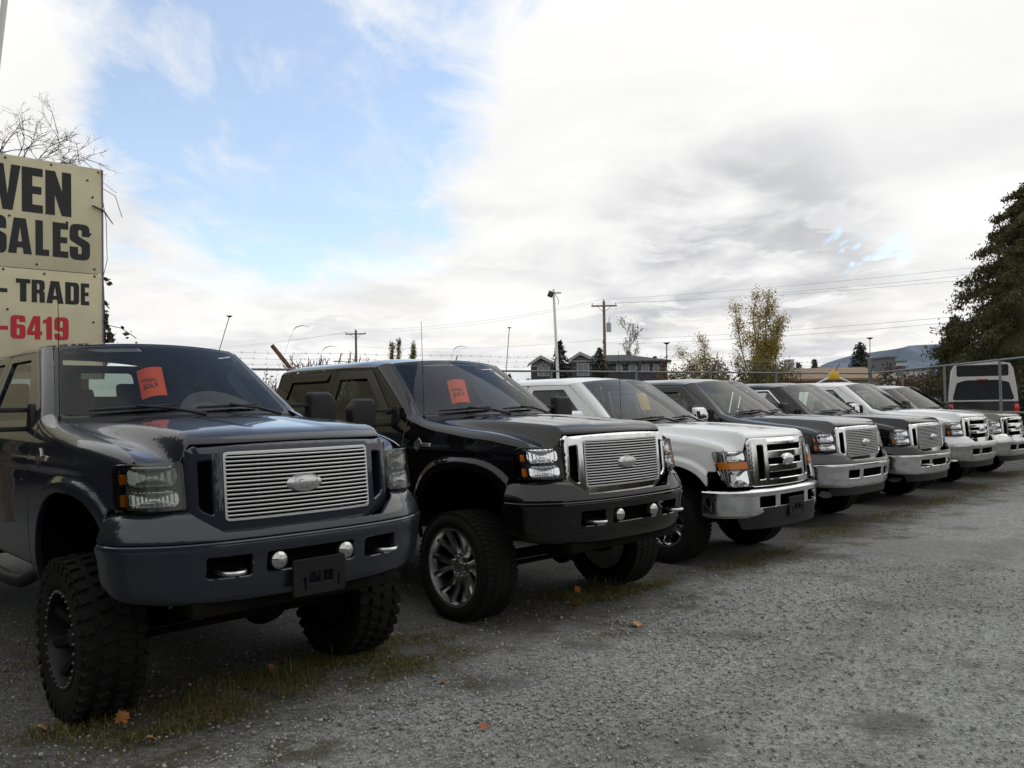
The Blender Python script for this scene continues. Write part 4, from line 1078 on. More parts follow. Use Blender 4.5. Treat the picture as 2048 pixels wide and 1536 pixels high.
LM = [mat('leaf_orange', (.33, .12, .025), .7, noise=(30, .3)), mat('leaf_tan', (.36, .20, .075), .7, noise=(30, .3)), mat('leaf_rust', (.22, .075, .022), .7, noise=(30, .3))]
for u, v, sz, rz, tl, lb, k in [(249, 1436, .050, .4, 1.0, 'orange fallen leaf standing on edge by the nearest front tyre', 0), (314, 1477, .048, 2.1, .35, 'curled tan leaf at the gravel edge, closest to the bottom left corner', 1), (545, 1338, .045, 1.2, .8, 'small orange leaf in the grass under the nearest bumper', 0), (968, 1452, .036, .2, .2, 'rust leaf lying alone on gravel at bottom centre', 2),
                               (1272, 1249, .055, 1.0, .1, 'tan leaf lying on gravel right of the black truck', 1), (1153, 1181, .05, .5, .9, 'orange leaf upright in weeds below the black truck', 0), (1148, 1212, .06, 2.6, .4, 'orange leaf flat on gravel below the black truck', 0), (888, 1364, .035, 1.6, .3, 'small rust leaf on gravel in front of the chrome wheel', 2),
                               (94, 1455, .045, 1.9, .3, 'yellowish leaf in the grass left of the nearest tyre', 1)]:
    fallen_leaf(u, v, sz, rz, tl, lb, LM[k])

# ------------------------------------------------------------------ trees and shrubs
mat('bark', (.075, .062, .05), .9, noise=(14, .35), bump=(30, .6, .02)); mat('bark_grey', (.13, .12, .11), .9, noise=(14, .3)); mat('twig', (.06, .045, .042), .85)
def quads(P, size, rs, droop=0.0, aspect=.6):
    """one small bent leaf quad at every point"""
    n = len(P); d = rs.normal(0, 1, (n, 3)); d[:, 2] -= droop; d /= np.linalg.norm(d, axis=1)[:, None]; e = rs.normal(0, 1, (n, 3)); e -= d*np.sum(d*e, 1)[:, None]; e /= np.linalg.norm(e, axis=1)[:, None]
    s = (size*rs.uniform(.6, 1.35, n))[:, None]; d, e = d*s, e*s*aspect
    V = np.stack([P - d*.5, P + e*.5, P + d*.6, P - e*.5], 1).reshape(-1, 3); return V, (np.arange(n)[:, None]*4 + np.array([[0, 1, 2, 3]]))
def grow(rs, h, spread, levels, trunk_r, fork, up=.25, nch=(5, 6, 5), start=.25, multi=1, wob=.14, rad_min=.004, splay=.22):
    """branching skeleton -> MB of tapered limbs and the twig points"""
    mb = MB(); tips = []
    def limb(p, d, ln, r, lev):
        n = 6 if lev == 0 else 4; pts = [Vector(p)]; rr = [r]; d = Vector(d).normalized()
        for i in range(n):
            d = (d + Vector(rs.normal(0, wob, 3)) + Vector((0, 0, up*(.4 if lev else .1)))).normalized(); pts.append(pts[-1] + d*ln/n); rr.append(max(rad_min, r*(1 - .75*(i+1)/n)))
        mb.tube(pts, rr, 6 if lev == 0 else 4 if lev == 1 else 3, False)
        if lev >= levels-1: tips.extend(pts[1:]); return
        k = nch[min(lev, len(nch)-1)]
        for i in range(k):
            t = start + (1 - start)*(i + rs.uniform(0, .8))/k if lev == 0 else .2 + .8*(i + rs.uniform(0, .8))/k
            t = min(t, .98); q = t*n; a = int(q); base = pts[a].lerp(pts[min(a+1, n)], q - a)
            ax = Vector(rs.normal(0, 1, 3)).cross(d).normalized(); ang = fork*rs.uniform(.6, 1.25); nd = (d*math.cos(ang) + ax*math.sin(ang))
            limb(base, nd, (spread if lev == 0 else ln*.55)*(1 - .45*t)*rs.uniform(.75, 1.2), rr[a]*.62, lev+1)
    for m in range(multi):
        dd = Vector((0, 0, 1)) if multi == 1 else Vector((rs.normal(0, splay), rs.normal(0, splay), 1)); limb((rs.normal(0, .1)*(multi > 1), rs.normal(0, .1)*(multi > 1), -.05), dd, h*(1 if multi == 1 else rs.uniform(.75, 1.05)), trunk_r, 0)
    return mb, np.array([tuple(t) for t in tips])
def tree(name, label, pos, seed, h, spread, leafmat=None, nleaf=0, lsize=.2, levels=4, trunk_r=.14, fork=.7, cat='tree', group=None, bark='bark', jit=.3, **k):
    rs = np.random.RandomState(seed); t = thing(name, label, cat, pos, rs.uniform(0, 6.28), group)
    mb, tips = grow(rs, h*.86, spread, levels, trunk_r, fork, **k); mb.build('trunk', MAT[bark], t, 60)
    if nleaf:
        P = tips[rs.randint(0, len(tips), nleaf)] + rs.normal(0, jit, (nleaf, 3)); V, Fc = quads(P, lsize, rs, .4); ob('crown', fastmesh('crown', V, Fc), leafmat, t)
    return t
def conifer(name, label, pos, seed, h, rad, leafmat, n=4000, lsize=.22, group=None, shape=.75, base=.06, core=False):
    rs = np.random.RandomState(seed); t = thing(name, label, 'tree', pos, rs.uniform(0, 6.28), group); mb = MB()
    mb.tube([(0, 0, -.1), (0, 0, h*.5), (.03, 0, h)], [.035*h*.5, .02*h*.5, .01], 7); P = []
    nb = int(40 + h*14)
    for i in range(nb):
        z = h*(base + (1-base)*(i/nb)**1.0); a = i*2.399 + rs.uniform(-.3, .3); L_ = rad*(1 - (z/h))**shape*rs.uniform(.78, 1.08) + .10
        end = Vector((math.cos(a)*L_, math.sin(a)*L_, z - L_*rs.uniform(.05, .38))); mid = Vector((math.cos(a)*L_*.5, math.sin(a)*L_*.5, z + L_*.04))
        mb.tube([(0, 0, z), mid, end], [.03, .018, .006], 3, False); k = max(8, int(n/nb*1.9*(L_/rad)))
        t_ = rs.uniform(.12, 1.08, k)[:, None]**.8; c = (1-t_)**2*np.array([0, 0, z]) + 2*t_*(1-t_)*np.array(mid) + t_*t_*np.array(end); P.append(c + rs.normal(0, 1, (k, 3))*np.array([.10, .10, .07])*(.6 + L_*.35))
    mb.build('trunk', MAT['bark'], t, 60); P = np.vstack(P)
    if core:
        ic = MB(); ic.lathe([(h*q, max(.02, rad*.48*(1 - q)**shape*(1 + .10*math.sin(q*40)))) for q in np.linspace(.03, .93, 22)], 18, 'z'); ic.V = [(v[0] + rs.normal(0, .12), v[1] + rs.normal(0, .12), v[2]) for v in ic.V]; ic.build('inner_foliage', GREEN, t, 60)
    V, Fc = quads(P, lsize, rs, .9, .42); ob('crown', fastmesh('crown', V, Fc), leafmat, t); return t
GREEN = leaf_material('conifer_green', [(.042, .048, .020), (.078, .082, .034), (.060, .064, .030), (.12, .105, .052)], .8, .25)
DARKG = leaf_material('conifer_dark', [(.012, .018, .010), (.026, .034, .014), (.020, .028, .016)], .7, .1)
GOLD = leaf_material('leaf_gold', [(.30, .23, .05), (.40, .29, .07), (.24, .21, .06), (.33, .22, .06)], .6, .4)
OLIVE = leaf_material('leaf_olive', [(.10, .10, .035), (.17, .15, .05), (.08, .09, .03)], .6, .3)
RUST = leaf_material('leaf_rustred', [(.09, .05, .028), (.13, .06, .035), (.10, .085, .03), (.06, .06, .025)], .6, .25)
IVY = leaf_material('leaf_ivy', [(.03, .03, .015), (.06, .045, .02), (.035, .045, .018)], .5, .2)
def gp(u, Y):
    return (ray(u, HOR)[0]*Y, Y, -.02)
conifer('cedar_tree', 'large dense dark evergreen at the right edge behind the fence', gp(2075, 31), 5, 9.5, 4.3, GREEN, 110000, .125, None, .62, .02, True)
conifer('cedar_tree', 'small evergreen in front of the large one, lower right behind the fence', gp(1915, 34), 6, 4.9, 2.0, GREEN, 16000, .12, None, .8, .02, True)
tree('poplar_tree', 'tall multi-stemmed tree with thin golden leaves, tallest right of the house', gp(1516, 60), 23, 10.2, 1.35, GOLD, 21000, .115, 4, .08, .34, jit=.26, multi=9, splay=.13, bark='bark_grey', start=.12, up=.45, nch=(8, 6, 4))
tree('autumn_tree', 'small open tree with sparse golden leaves left of the tall golden tree', gp(1420, 60), 12, 6.6, 1.5, GOLD, 8000, .085, 4, .07, .5, jit=.22, multi=4, bark='bark_grey')
tree('bare_tree', 'tall bare tree behind the grey house', gp(1250, 92), 13, 11.2, 4.2, OLIVE, 500, .16, 4, .14, .55, jit=.2, bark='bark_grey', start=.3, nch=(7, 6, 5), rad_min=.018)
conifer('fir_tree', 'dark fir in front of the left gable, beside the white lamp pole', gp(1121, 66), 14, 6.5, 1.5, DARKG, 5000, .24)
conifer('fir_tree', 'dark fir in front of the grey house, next to the power pole', gp(1200, 68), 15, 6.0, 1.5, DARKG, 4200, .24)
conifer('fir_tree', 'small fir top behind the roof of the grey house', gp(1259, 98), 16, 7.4, 1.6, DARKG, 2200, .28)
conifer('fir_tree', 'tiny fir top right of the roof of the grey house', gp(1311, 105), 17, 7.2, 1.1, DARKG, 1400, .28)
conifer('fir_tree', 'broad dark evergreen standing alone in front of the blue hill', gp(1722, 92), 18, 7.6, 2.2, DARKG, 5000, .3, None, .6)
conifer('fir_tree', 'small dark fir between the golden tree and the lone evergreen', gp(1630, 95), 19, 6.0, 1.3, DARKG, 2400, .3)
conifer('fir_tree', 'low dark fir just right of the golden tree', gp(1598, 95), 20, 5.6, 1.9, DARKG, 2600, .3)
for u, Yd, hh, sd, lb in [(778, 150, 12.6, 31, 'leftmost of the far poplars above the black truck roof'), (790, 150, 13.2, 32, 'second far poplar above the black truck roof'), (818, 156, 11.6, 33, 'third far poplar above the black truck roof'), (829, 152, 12.6, 34, 'rightmost of the far poplars above the black truck roof')]:
    tree('poplar_tree', lb, gp(u, Yd), sd, hh*1.12, 1.9, OLIVE, 2200, .24, 3, .12, .16, jit=.22, start=.08, up=.9, nch=(20, 6), wob=.05, group='far poplars')
for u, Yd, hh, sd, lb in [(615, 46, 4.8, 41, 'bare brown bush behind the slanted fence arm'), (650, 48, 5.0, 42, 'bare bush left of the far power pole'), (690, 47, 5.0, 43, 'bare bush right behind the far power pole'), (575, 44, 3.7, 44, 'low bare bush at the left of the bush row')]:
    tree('bare_shrub', lb, gp(u, Yd), sd, hh, 1.3, None, 0, .1, 3, .03, .5, 'shrub', 'bare bushes behind the fence', 'twig', multi=14, nch=(10, 6), rad_min=.017)
for u, Yd, hh, sd, lm, lb in [(1360, 47, 4.0, 51, RUST, 'reddish autumn shrub right of the grey house'), (1400, 46, 4.1, 52, OLIVE, 'olive shrub below the small golden tree'), (1450, 47, 4.2, 53, RUST, 'rust coloured shrub left of the golden tree trunk'), (1500, 46, 4.1, 54, OLIVE, 'olive shrub at the foot of the golden tree'), (1555, 47, 4.0, 55, RUST, 'rust shrub beside the brown roof'),
                              (1800, 33, 2.6, 56, RUST, 'rust shrub behind the corner fence post'), (1840, 34, 2.5, 57, RUST, 'red-brown shrub behind the side fence, middle one'), (1880, 34, 2.3, 58, OLIVE, 'olive shrub left of the white canopy'), (2045, 30, 2.6, 59, GREEN, 'green shrub right of the white canopy')]:
    tree('autumn_shrub', lb, gp(u, Yd), sd, hh, 1.25, lm, 2600, .13, 3, .03, .7, 'shrub', 'shrubs behind the fence', 'twig', multi=6, nch=(7, 5), jit=.16)
for u, Yd, hh, sd, lb in [(505, 20.5, 2.7, 61, 'dead weeds on the fence right of the nearest truck roof'), (540, 20.8, 2.6, 62, 'dead weeds under the slanted fence arm'), (1000, 23, 2.5, 63, 'dry weeds on the fence behind the black truck roof')]:
    tree('dry_weeds', lb, gp(u, Yd), sd, hh, .55, RUST, 420, .07, 3, .012, .4, 'weeds', 'dry weeds on the fence', 'twig', multi=10, nch=(6, 4), jit=.07)

def wood():
    """belt of trees on the far side of the lot, behind and left of the photographer"""
    rs = np.random.RandomState(77); VV, FF, k = [], [], 0
    spots = [(-16, 17), (-18.5, 15.5), (-20, 12.5), (-17.5, 10.5), (-15.5, 8), (-15, 5), (-14.5, 2), (-15, -1.5), (-15.5, -5), (-17, -9), (-13, -14), (-7, -17), (-1, -19), (5, -18.5), (11, -19), (17, -18), (23, -16), (27, -11), (29, -5), (30, 1), (30, 7), (29, 13), (28, 18)]
    spots = [q for a, b in zip(spots, spots[1:]) for q in (a, ((a[0]+b[0])/2 + .4, (a[1]+b[1])/2 - .3))] + [spots[-1]]
    for x, y in spots:
        h = rs.uniform(5.5, 8.5)*(1.15 if x < -14 and y > -6 else (.42 if y < -6 else .26) if x > 15 else 1); n = 3600 if x < -14 else 2600; c = np.stack([rs.normal(0, 1.5, n), rs.normal(0, 1.5, n), h*(.08 + .92*rs.beta(1.5, 1.5, n))], 1)  # right-hand heights cut low so the chrome mirrors more sky
        cl = rs.normal(0, 1, (26, 3))*np.array([1.5, 1.5, h*.28]) + np.array([0, 0, h*.5]); c = c*.35 + cl[rs.randint(0, 26, n)]*.65 + rs.normal(0, .35, (n, 3)); c[:, 2] = np.abs(c[:, 2])
        V, Fc = quads(c + np.array([x, y, 0]), .36, rs, .2); VV.append(V); FF.append(Fc + k); k += len(V); 
        th, ph = np.meshgrid(np.linspace(0, 2*np.pi, 15)[:-1], np.linspace(.05, np.pi - .05, 9), indexing='ij'); rr = 1 + rs.uniform(-.16, .16, th.shape)   # solid core added so the belt mirrors as one dark mass
        cv = np.stack([x + 2.0*rr*np.sin(ph)*np.cos(th), y + 2.0*rr*np.sin(ph)*np.sin(th), h*.46 + h*.44*rr*np.cos(ph)], -1).reshape(-1, 3)
        i, j = np.meshgrid(np.arange(14), np.arange(8), indexing='ij'); a_, b_ = (i*9 + j).ravel(), (((i+1) % 14)*9 + j).ravel(); VV.append(cv); FF.append(np.stack([a_, a_+1, b_+1, b_], 1) + k); k += len(cv)
    V = np.vstack(VV); Fc = np.vstack(FF)
    o = ob('tree_belt', fastmesh('tree_belt', V, Fc), leaf_material('belt_leaves', [(.03, .035, .014), (.06, .055, .022), (.045, .04, .02)], .7, .15)); tag(o, 'dark belt of trees on the far side of the lot', 'trees', None, 'stuff')
wood()

# ------------------------------------------------------------------ fences
mat('galvanised', (.17, .175, .18), .55, .4, noise=(20, .2)); mat('wire_grey', (.16, .16, .16), .6, .5); mat('rust_wood', (.14, .075, .04), .85, noise=(12, .4))
def fence(a, b, label, top=2.5, step=3.0, arms=True, mid=False, cell=.14):
    a, b = Vector(a), Vector(b); d = b - a; L_ = d.length; d.normalize(); t = thing('chain_link_fence', label, 'fence', (a.x, a.y, 0), math.atan2(d.y, d.x))
    n = int(L_/step) + 1
    for i in range(n + 1):
        x = min(i*step, L_); m = MB(); m.tube([(x, 0, -.1), (x, 0, top + .02)], .034, 8)
        if arms: m.tube([(x, 0, top), (x, -.26, top + .36)], .014, 5)
        m.build('post', MAT['galvanised'], t); 
        if x >= L_: break
    MB().tube([(0, 0, top), (L_, 0, top)], .026, 8).build('top_rail', MAT['galvanised'], t)
    if mid: MB().tube([(0, -.04, top*.5), (L_, -.04, top*.5)], .024, 8).build('middle_rail', MAT['galvanised'], t)
    MB().tube([(0, 0, .06), (L_, 0, .06)], .012, 5).build('bottom_rail', MAT['galvanised'], t)
    V, Fc, k = [], [], 0; w = .0009; nz = top - .06; xs = np.arange(-nz, L_, cell)
    for sgn in (1, -1):
        for x in xs:
            x0, x1 = (x, x + nz) if sgn > 0 else (x + nz, x); z0, z1 = .05, top
            lo, hi = 0, L_
            def clip(x0, z0, x1, z1):
                if x0 == x1: return None
                ts = sorted(((lo - x0)/(x1 - x0), (hi - x0)/(x1 - x0))); t0, t1 = max(0, ts[0]), min(1, ts[1])
                if t1 <= t0: return None
                return x0 + (x1-x0)*t0, z0 + (z1-z0)*t0, x0 + (x1-x0)*t1, z0 + (z1-z0)*t1
            c = clip(x0, z0, x1, z1)
            if c is None: continue
            V += [(c[0]-w, .03, c[1]), (c[0]+w, .03, c[1]), (c[2]+w, .03, c[3]), (c[2]-w, .03, c[3]), (c[0], .03+w, c[1]), (c[2], .03+w, c[3])]
            Fc += [(k, k+1, k+2, k+3), (k, k+4, k+5, k+3), (k+1, k+4, k+5, k+2)]; k += 6
    me = fastmesh('chain_mesh', V, Fc); tag(ob('chain_mesh', me, MAT['wire_grey'], t), None, None, None, 'stuff')
    if arms:
        rs = random.Random(5)
        for q in range(3):
            m = MB(); y, z = -.26*(q+1)/3, top + .36*(q+1)/3; pts = []
            for i in range(n*2 + 1):
                x = min(i*step*.5, L_); pts.append((x, y, z - (.03 if i % 2 else 0)))
            m.tube(pts, .0024, 4)
            x = .1
            while x < L_:
                m.tube([(x - .02, y - .02, z - .045), (x + .02, y + .02, z + .02)], .003, 3); m.tube([(x - .02, y + .02, z + .015), (x + .02, y - .02, z - .045)], .003, 3); x += .28
            m.build('barbed_wire', MAT['wire_grey'], t)
    return t
CORNER = (12.75, 30.3)
fence((-19.0, 9.4, 0), (*CORNER, 0), 'long chain-link fence with barbed wire along the back of the lot')
fence((*CORNER, 0), (11.15, 14.6, 0), 'chain-link fence with middle rail along the right side of the lot', 2.5, 3.3, False, True)
o = MB().tube([(0, 0, -.1), (0, 0, 3.05)], .07, 10).tube([(0, 0, 3.05), (0, 0, 3.09)], [.085, .02], 10).build('corner_post', MAT['galvanised']); o.location = (CORNER[0] + .06, CORNER[1] + .08, 0); tag(o, 'thick galvanised corner post where the two fences meet', 'fence post')
p = at(588, 735, 19.2); o = MB().box((0, 0, 0), (.09, .05, 1.0), Matrix.Rotation(R(-38), 3, 'Y'), .008).box((.48, 0, -1.55), (.1, .06, 2.1), None, .008).build('slanted_timber', MAT['rust_wood']); o.location = p + Vector((-.2, 0, .12)); tag(o, 'rusty brown slanted timber sticking up beside the fence', 'timber')

# ------------------------------------------------------------------ the cream sign
mat('sign_cream', (.50, .46, .30), .55, noise=(2.2, .10), coat=.15); mat('sign_edge', (.16, .12, .17), .7); mat('bolt', (.05, .03, .02), .6, .4); mat('post_wood', (.12, .09, .06), .9, noise=(10, .3))
GL = {  # heavy condensed capitals on a unit height
 'V': (.66, [[(0, 1), (.235, 1), (.33, .34), (.425, 1), (.66, 1), (.455, 0), (.205, 0)]]),
 'E': (.46, [[(0, 0), (.46, 0), (.46, .18), (.23, .18), (.23, .42), (.43, .42), (.43, .59), (.23, .59), (.23, .82), (.46, .82), (.46, 1), (0, 1)]]),
 'N': (.60, [[(0, 0), (.215, 0), (.215, .47), (.375, 0), (.60, 0), (.60, 1), (.385, 1), (.385, .54), (.225, 1), (0, 1)]]),
 'L': (.43, [[(0, 0), (.43, 0), (.43, .18), (.235, .18), (.235, 1), (0, 1)]]),
 'A': (.62, [[(0, 0), (.215, 0), (.235, .17), (.385, .17), (.405, 0), (.62, 0), (.465, 1), (.155, 1)], [(.255, .34), (.365, .34), (.31, .76)]]),
 'T': (.52, [[(.145, 0), (.375, 0), (.375, .81), (.52, .81), (.52, 1), (0, 1), (0, .81), (.145, .81)]]),
 '-': (.32, [[(0, .36), (.30, .36), (.30, .53), (0, .53)]]), '1': (.36, [[(.13, 0), (.36, 0), (.36, 1), (.20, 1), (.16, .90), (0, .84), (0, .69), (.13, .72)]]),
 '4': (.58, [[(.29, 0), (.51, 0), (.51, .18), (.58, .18), (.58, .35), (.51, .35), (.51, 1), (.24, 1), (0, .36), (0, .18), (.29, .18)], [(.19, .35), (.30, .35), (.30, .72)]]),
}
def rl(p, r): return rpoly(p, r, 4)
GL['D'] = (.57, [rl([(0, 0), (.57, 0), (.57, 1), (0, 1)], [0, .17, .17, 0]), rl([(.23, .17), (.345, .17), (.345, .83), (.23, .83)], [0, .06, .06, 0])])
GL['R'] = (.58, [rl([(0, 0), (.23, 0), (.23, .40), (.34, .40), (.345, 0), (.575, 0), (.57, .46), (.50, .53), (.575, .62), (.575, 1), (0, 1)], [0, 0, 0, .04, 0, 0, .05, .02, .05, .16, 0]), rl([(.23, .57), (.345, .57), (.345, .83), (.23, .83)], [0, .05, .05, 0])])
GL['S'] = (.56, [rl([(0, .36), (0, 0), (.56, 0), (.56, .50), (.235, .66), (.235, .84), (.335, .84), (.335, .66), (.55, .66), (.55, 1), (.0, 1), (.0, .54), (.33, .36), (.33, .16), (.225, .16), (.225, .36)], [0, .19, .19, .12, .06, .05, .04, 0, 0, .19, .19, .12, .06, .05, .04, 0])])
GL['6'] = (.56, [rl([(0, 0), (.56, 0), (.56, .60), (.23, .62), (.23, .84), (.33, .84), (.33, .72), (.555, .72), (.555, 1), (0, 1)], [.19, .19, .16, .02, .05, .04, 0, 0, .19, .19]), rl([(.23, .16), (.335, .16), (.335, .46), (.23, .46)], [.05]*4)])
GL['9'] = (.56, [np.array([(.56, 1.0)]) - np.asarray(l) for l in GL['6'][1]])
def sign():
    d = Vector((.7356, .6774, 0)); base = Vector((-6.258, 13.0, 0)); t = thing('roadside_sign', 'tall cream sign board with black and red lettering behind the nearest truck', 'sign', base, math.atan2(d.y, d.x))
    # local x runs along the board to its right-hand edge at x=0, the face looks to -y
    TOP, SEAM, BOT, WID = 5.38, 3.756, 2.15, 4.88
    for z0, z1 in ((SEAM + .004, TOP), (BOT, SEAM - .004)): MB().box((-WID/2, .012, (z0+z1)/2), (WID, .024, z1 - z0), None, .003).build('panel', MAT['sign_cream'], t)
    MB().box((.012, .03, (TOP+BOT)/2), (.022, .075, TOP - BOT - .01), None, .003).build('edge_strip', MAT['sign_edge'], t)
    for x in (-.25, -2.44, -4.6): MB().box((x, .09, TOP/2 - .1), (.12, .12, TOP), None, .006).build('post', MAT['post_wood'], t)
    for z in (2.4, 3.75, 5.2): MB().box((-WID/2, .045, z), (WID - .1, .04, .09), None, .004).build('crossbar', MAT['post_wood'], t)
    def letter(ch, xl, xr, z0, z1, mt):
        w, loops = GL[ch]
        def F(u, v): return np.stack([xl + (xr - xl)*u/w, np.full_like(u, -.0035), z0 + (z1 - z0)*v], 1)
        o = ob('letter', panel_mesh('letter', [np.asarray(l, float) for l in loops], .25, F, .003, .0002), MAT[mt], t); o['label'] = ('red' if mt == 'ink_red' else 'black') + ' letter ' + ('dash' if ch == '-' else ch); return o
    for ch, a, b in (('V', 1.44, 1.105), ('E', 1.09, .815), ('N', .78, .43)): letter(ch, -a, -b, 4.585, 5.243, 'ink')
    for ch, a, b in (('S', 1.56, 1.285), ('A', 1.27, .963), ('L', .915, .735), ('E', .686, .475), ('S', .455, .172)): letter(ch, -a, -b, 3.965 - (.015 if ch == 'S' else 0), 4.482 + (.012 if ch == 'S' else 0), 'ink')
    for ch, a, b in (('-', 1.42, 1.27), ('T', 1.17, .985), ('R', .968, .795), ('A', .775, .545), ('D', .520, .330), ('E', .305, .188)): letter(ch, -a, -b, 3.272, 3.602, 'ink')
    for ch, a, b in (('-', 1.40, 1.265), ('6', 1.243, 1.05), ('4', 1.030, .835), ('1', .822, .703), ('9', .672, .477)): letter(ch, -a, -b, 2.73, 3.07, 'ink_red')
    for x, z in [(-.045, 5.33), (-.70, 5.33), (-1.30, 5.33), (-.20, 5.18), (-.13, 4.93), (-.165, 4.36), (-.49, 4.50), (-1.25, 4.50), (-.90, 3.83), (-.11, 3.83), (-.11, 3.72), (-.80, 3.70), (-1.33, 3.72), (-1.28, 3.15), (-.13, 3.02), (-1.36, 4.85), (-.55, 2.62)]:
        m = MB(); m.lathe([(-.012, 0), (-.012, .010), (-.006, .016), (.0, .017)], 10, 'y'); o = m.build('bolt', MAT['bolt'], t); o.location = (x, -.001, z)
    # bracket twig caught at the edge
    rs = np.random.RandomState(2); v = thing('climbing_vine', 'bare brown vine climbing above and beside the cream sign', 'vine', base, math.atan2(d.y, d.x)); m = MB()
    def twig(p, d_, ln, r, lev):
        pts = [Vector(p)]; d_ = Vector(d_).normalized()
        for i in range(6): d_ = (d_ + Vector(rs.normal(0, .16, 3)) + Vector((0, 0, .02))).normalized(); pts.append(pts[-1] + d_*ln/6)
        m.tube(pts, [r*(1 - .13*i) for i in range(7)], 4, False)
        if lev < 3:
            for i in range((4, 4, 3)[lev]):
                a = Vector(rs.normal(0, 1, 3)); a.y *= .5; twig(pts[rs.randint(2, 7)], (d_*.9 + a.normalized()*.75), ln*rs.uniform(.35, .65), r*.6, lev+1)
    for x, dx, ln in ((-1.0, .75, .95), (-1.25, .5, .8), (-.85, .95, .8), (-1.5, .3, 1.1), (-1.2, -.3, .8), (-1.7, .6, .9), (-2.2, .2, 1.0), (-1.05, .35, .9), (-.7, 1.1, .55), (-.9, .9, 1.0), (-1.3, .9, 1.2), (-1.6, .8, 1.3), (-1.1, .1, 1.0), (-1.45, -.2, 1.0), (-.75, .6, .75)): twig((x, .12, 5.25), (dx*1.15, rs.normal(0, .15), .36), ln*.74, .010, 0)
    m.tube([(-.14, -.02, 4.80), (.02, -.03, 4.74), (.16, -.02, 4.55)], [.012, .014, .006], 6)
    m.tube([(.02, .03, 5.1), (.20, 0, 5.0), (.30, 0, 4.68)], .005, 4); m.tube([(.02, .05, 5.0), (.08, .05, 4.6), (.09, .05, 4.0), (.0, .05, 3.6)], .005, 4); m.tube([(.02, .02, 5.2), (.14, 0, 5.1), (.23, 0, 5.05)], .003, 4)
    m.tube([(.03, .05, 2.2), (.05, .05, 2.9), (.03, .05, 3.6)], .012, 5); m.tube([(.03, .04, 3.0), (.28, .02, 2.95), (.50, .0, 2.80)], .006, 4)
    m.build('stem', MAT['twig'], v, 60)
    P = np.concatenate([np.stack([.06 + rs.normal(0, .03, 90), .04 + rs.normal(0, .05, 90), rs.uniform(2.3, 3.35, 90)], 1), np.stack([.12 + rs.normal(0, .035, 70), .04 + rs.normal(0, .05, 70), rs.normal(2.72, .10, 70)], 1), np.array([(.30, .02, 2.96), (.34, .0, 2.86), (.42, 0, 2.9), (.47, 0, 2.80), (.50, 0, 2.72), (.36, 0, 2.80), (.08, .02, 3.68), (.10, .02, 3.62), (.12, .01, 3.64), (.05, .02, 3.70)])])
    V, Fc = quads(P, .085, rs, .4, .75); ob('leaves', fastmesh('leaves', V, Fc), IVY, v)
sign()
o = MB().tube([at(-122, 1159, 8), at(6, -90, 8)], .028, 12).build('lamp_pole', mat('pole_white', (.62, .62, .60), .5)); tag(o, 'pale slanted pole at the upper left corner of the sky', 'pole')

# ------------------------------------------------------------------ poles and wires
mat('pole_wood', (.20, .145, .10), .9, noise=(9, .25)); mat('pole_dark', (.10, .085, .07), .9); mat('insulator', (.25, .25, .26), .4); mat('tank_grey', (.33, .34, .36), .5); mat('cable', (.10, .10, .105), .6); mat('pole_paint', (.70, .71, .72), .45); mat('dark_metal', (.03, .03, .03), .5)
def utility_pole(pos, h, label, arm=1.9, tank=False, wood='pole_wood', r=.13, rz=0.0):
    t = thing('utility_pole', label, 'utility pole', pos, rz); MB().tube([(0, 0, -.2), (0, 0, h)], [r, r*.72], 10).build('pole', MAT[wood], t)
    MB().box((0, -.12, h - .42), (arm, .10, .13), None, .01).build('crossarm', MAT[wood], t)
    for s in (-1, 1): MB().tube([(s*arm*.28, -.10, h - .46), (0, -.13, h - .95)], .018, 4).build('brace', MAT['pole_dark'], t)
    for x in (-arm*.46, arm*.46, 0): m = MB(); m.lathe([(0, .02), (.06, .02), (.08, .055), (.14, .05), (.17, 0)], 8, 'z', (x, -.12 if x else 0, h - .355 if x else h)); m.build('insulator', MAT['insulator'], t)
    if tank:
        m = MB(); m.lathe([(-.42, 0), (-.42, .20), (.30, .20), (.36, .12), (.38, 0)], 16, 'z', (.36, -.1, h - 2.15)); k = m.build('transformer', MAT['tank_grey'], t)
        MB().tube([(.36, -.1, h - 1.78), (.40, -.1, h - 1.5), (.48, -.1, h - 1.3)], .025, 6).build('bushing', MAT['insulator'], t); MB().box((-.12, -.1, h - 3.4), (.10, .1, .25), None, .01).build('cutout_box', MAT['pole_dark'], t)
    return t
def pole_h(u, v, Y): return at(u, v, Y).z
p1 = Vector(gp(1211, 70)); h1 = pole_h(1209, 601, 70); utility_pole(p1, h1, 'wooden power pole with transformer in front of the grey house', 2.1, True, r=.15)
p2 = Vector(gp(713, 95)); h2 = pole_h(713, 660, 95); utility_pole(p2, h2, 'far wooden power pole with crossarm left of the poplars', 2.3, False, 'pole_dark', .16)
def cable(a, b, sag, label, r=.012):
    r *= .5; a, b = Vector(a), Vector(b); n = 16; m = MB(); m.tube([a.lerp(b, i/n) - Vector((0, 0, sag*4*(i/n)*(1 - i/n))) for i in range(n+1)], r, 4); o = m.build('power_line', MAT['cable']); tag(o, label, 'cable', 'overhead power lines'); return o
A1 = p1 + Vector((-.95, -.12, h1 - .2)); B1 = p1 + Vector((.95, -.12, h1 - .2)); C1 = p1 + Vector((0, 0, h1 + .15)); L1 = p1 + Vector((0, -.15, pole_h(1210, 678, 70)))
A2 = p2 + Vector((-1, -.12, h2 - .2)); B2 = p2 + Vector((1, -.12, h2 - .2)); L2 = p2 + Vector((0, 0, h2 - 1.8))
E1, E2, E3 = at(2330, 492, 34), at(2330, 506, 34), at(2330, 520, 33.4)
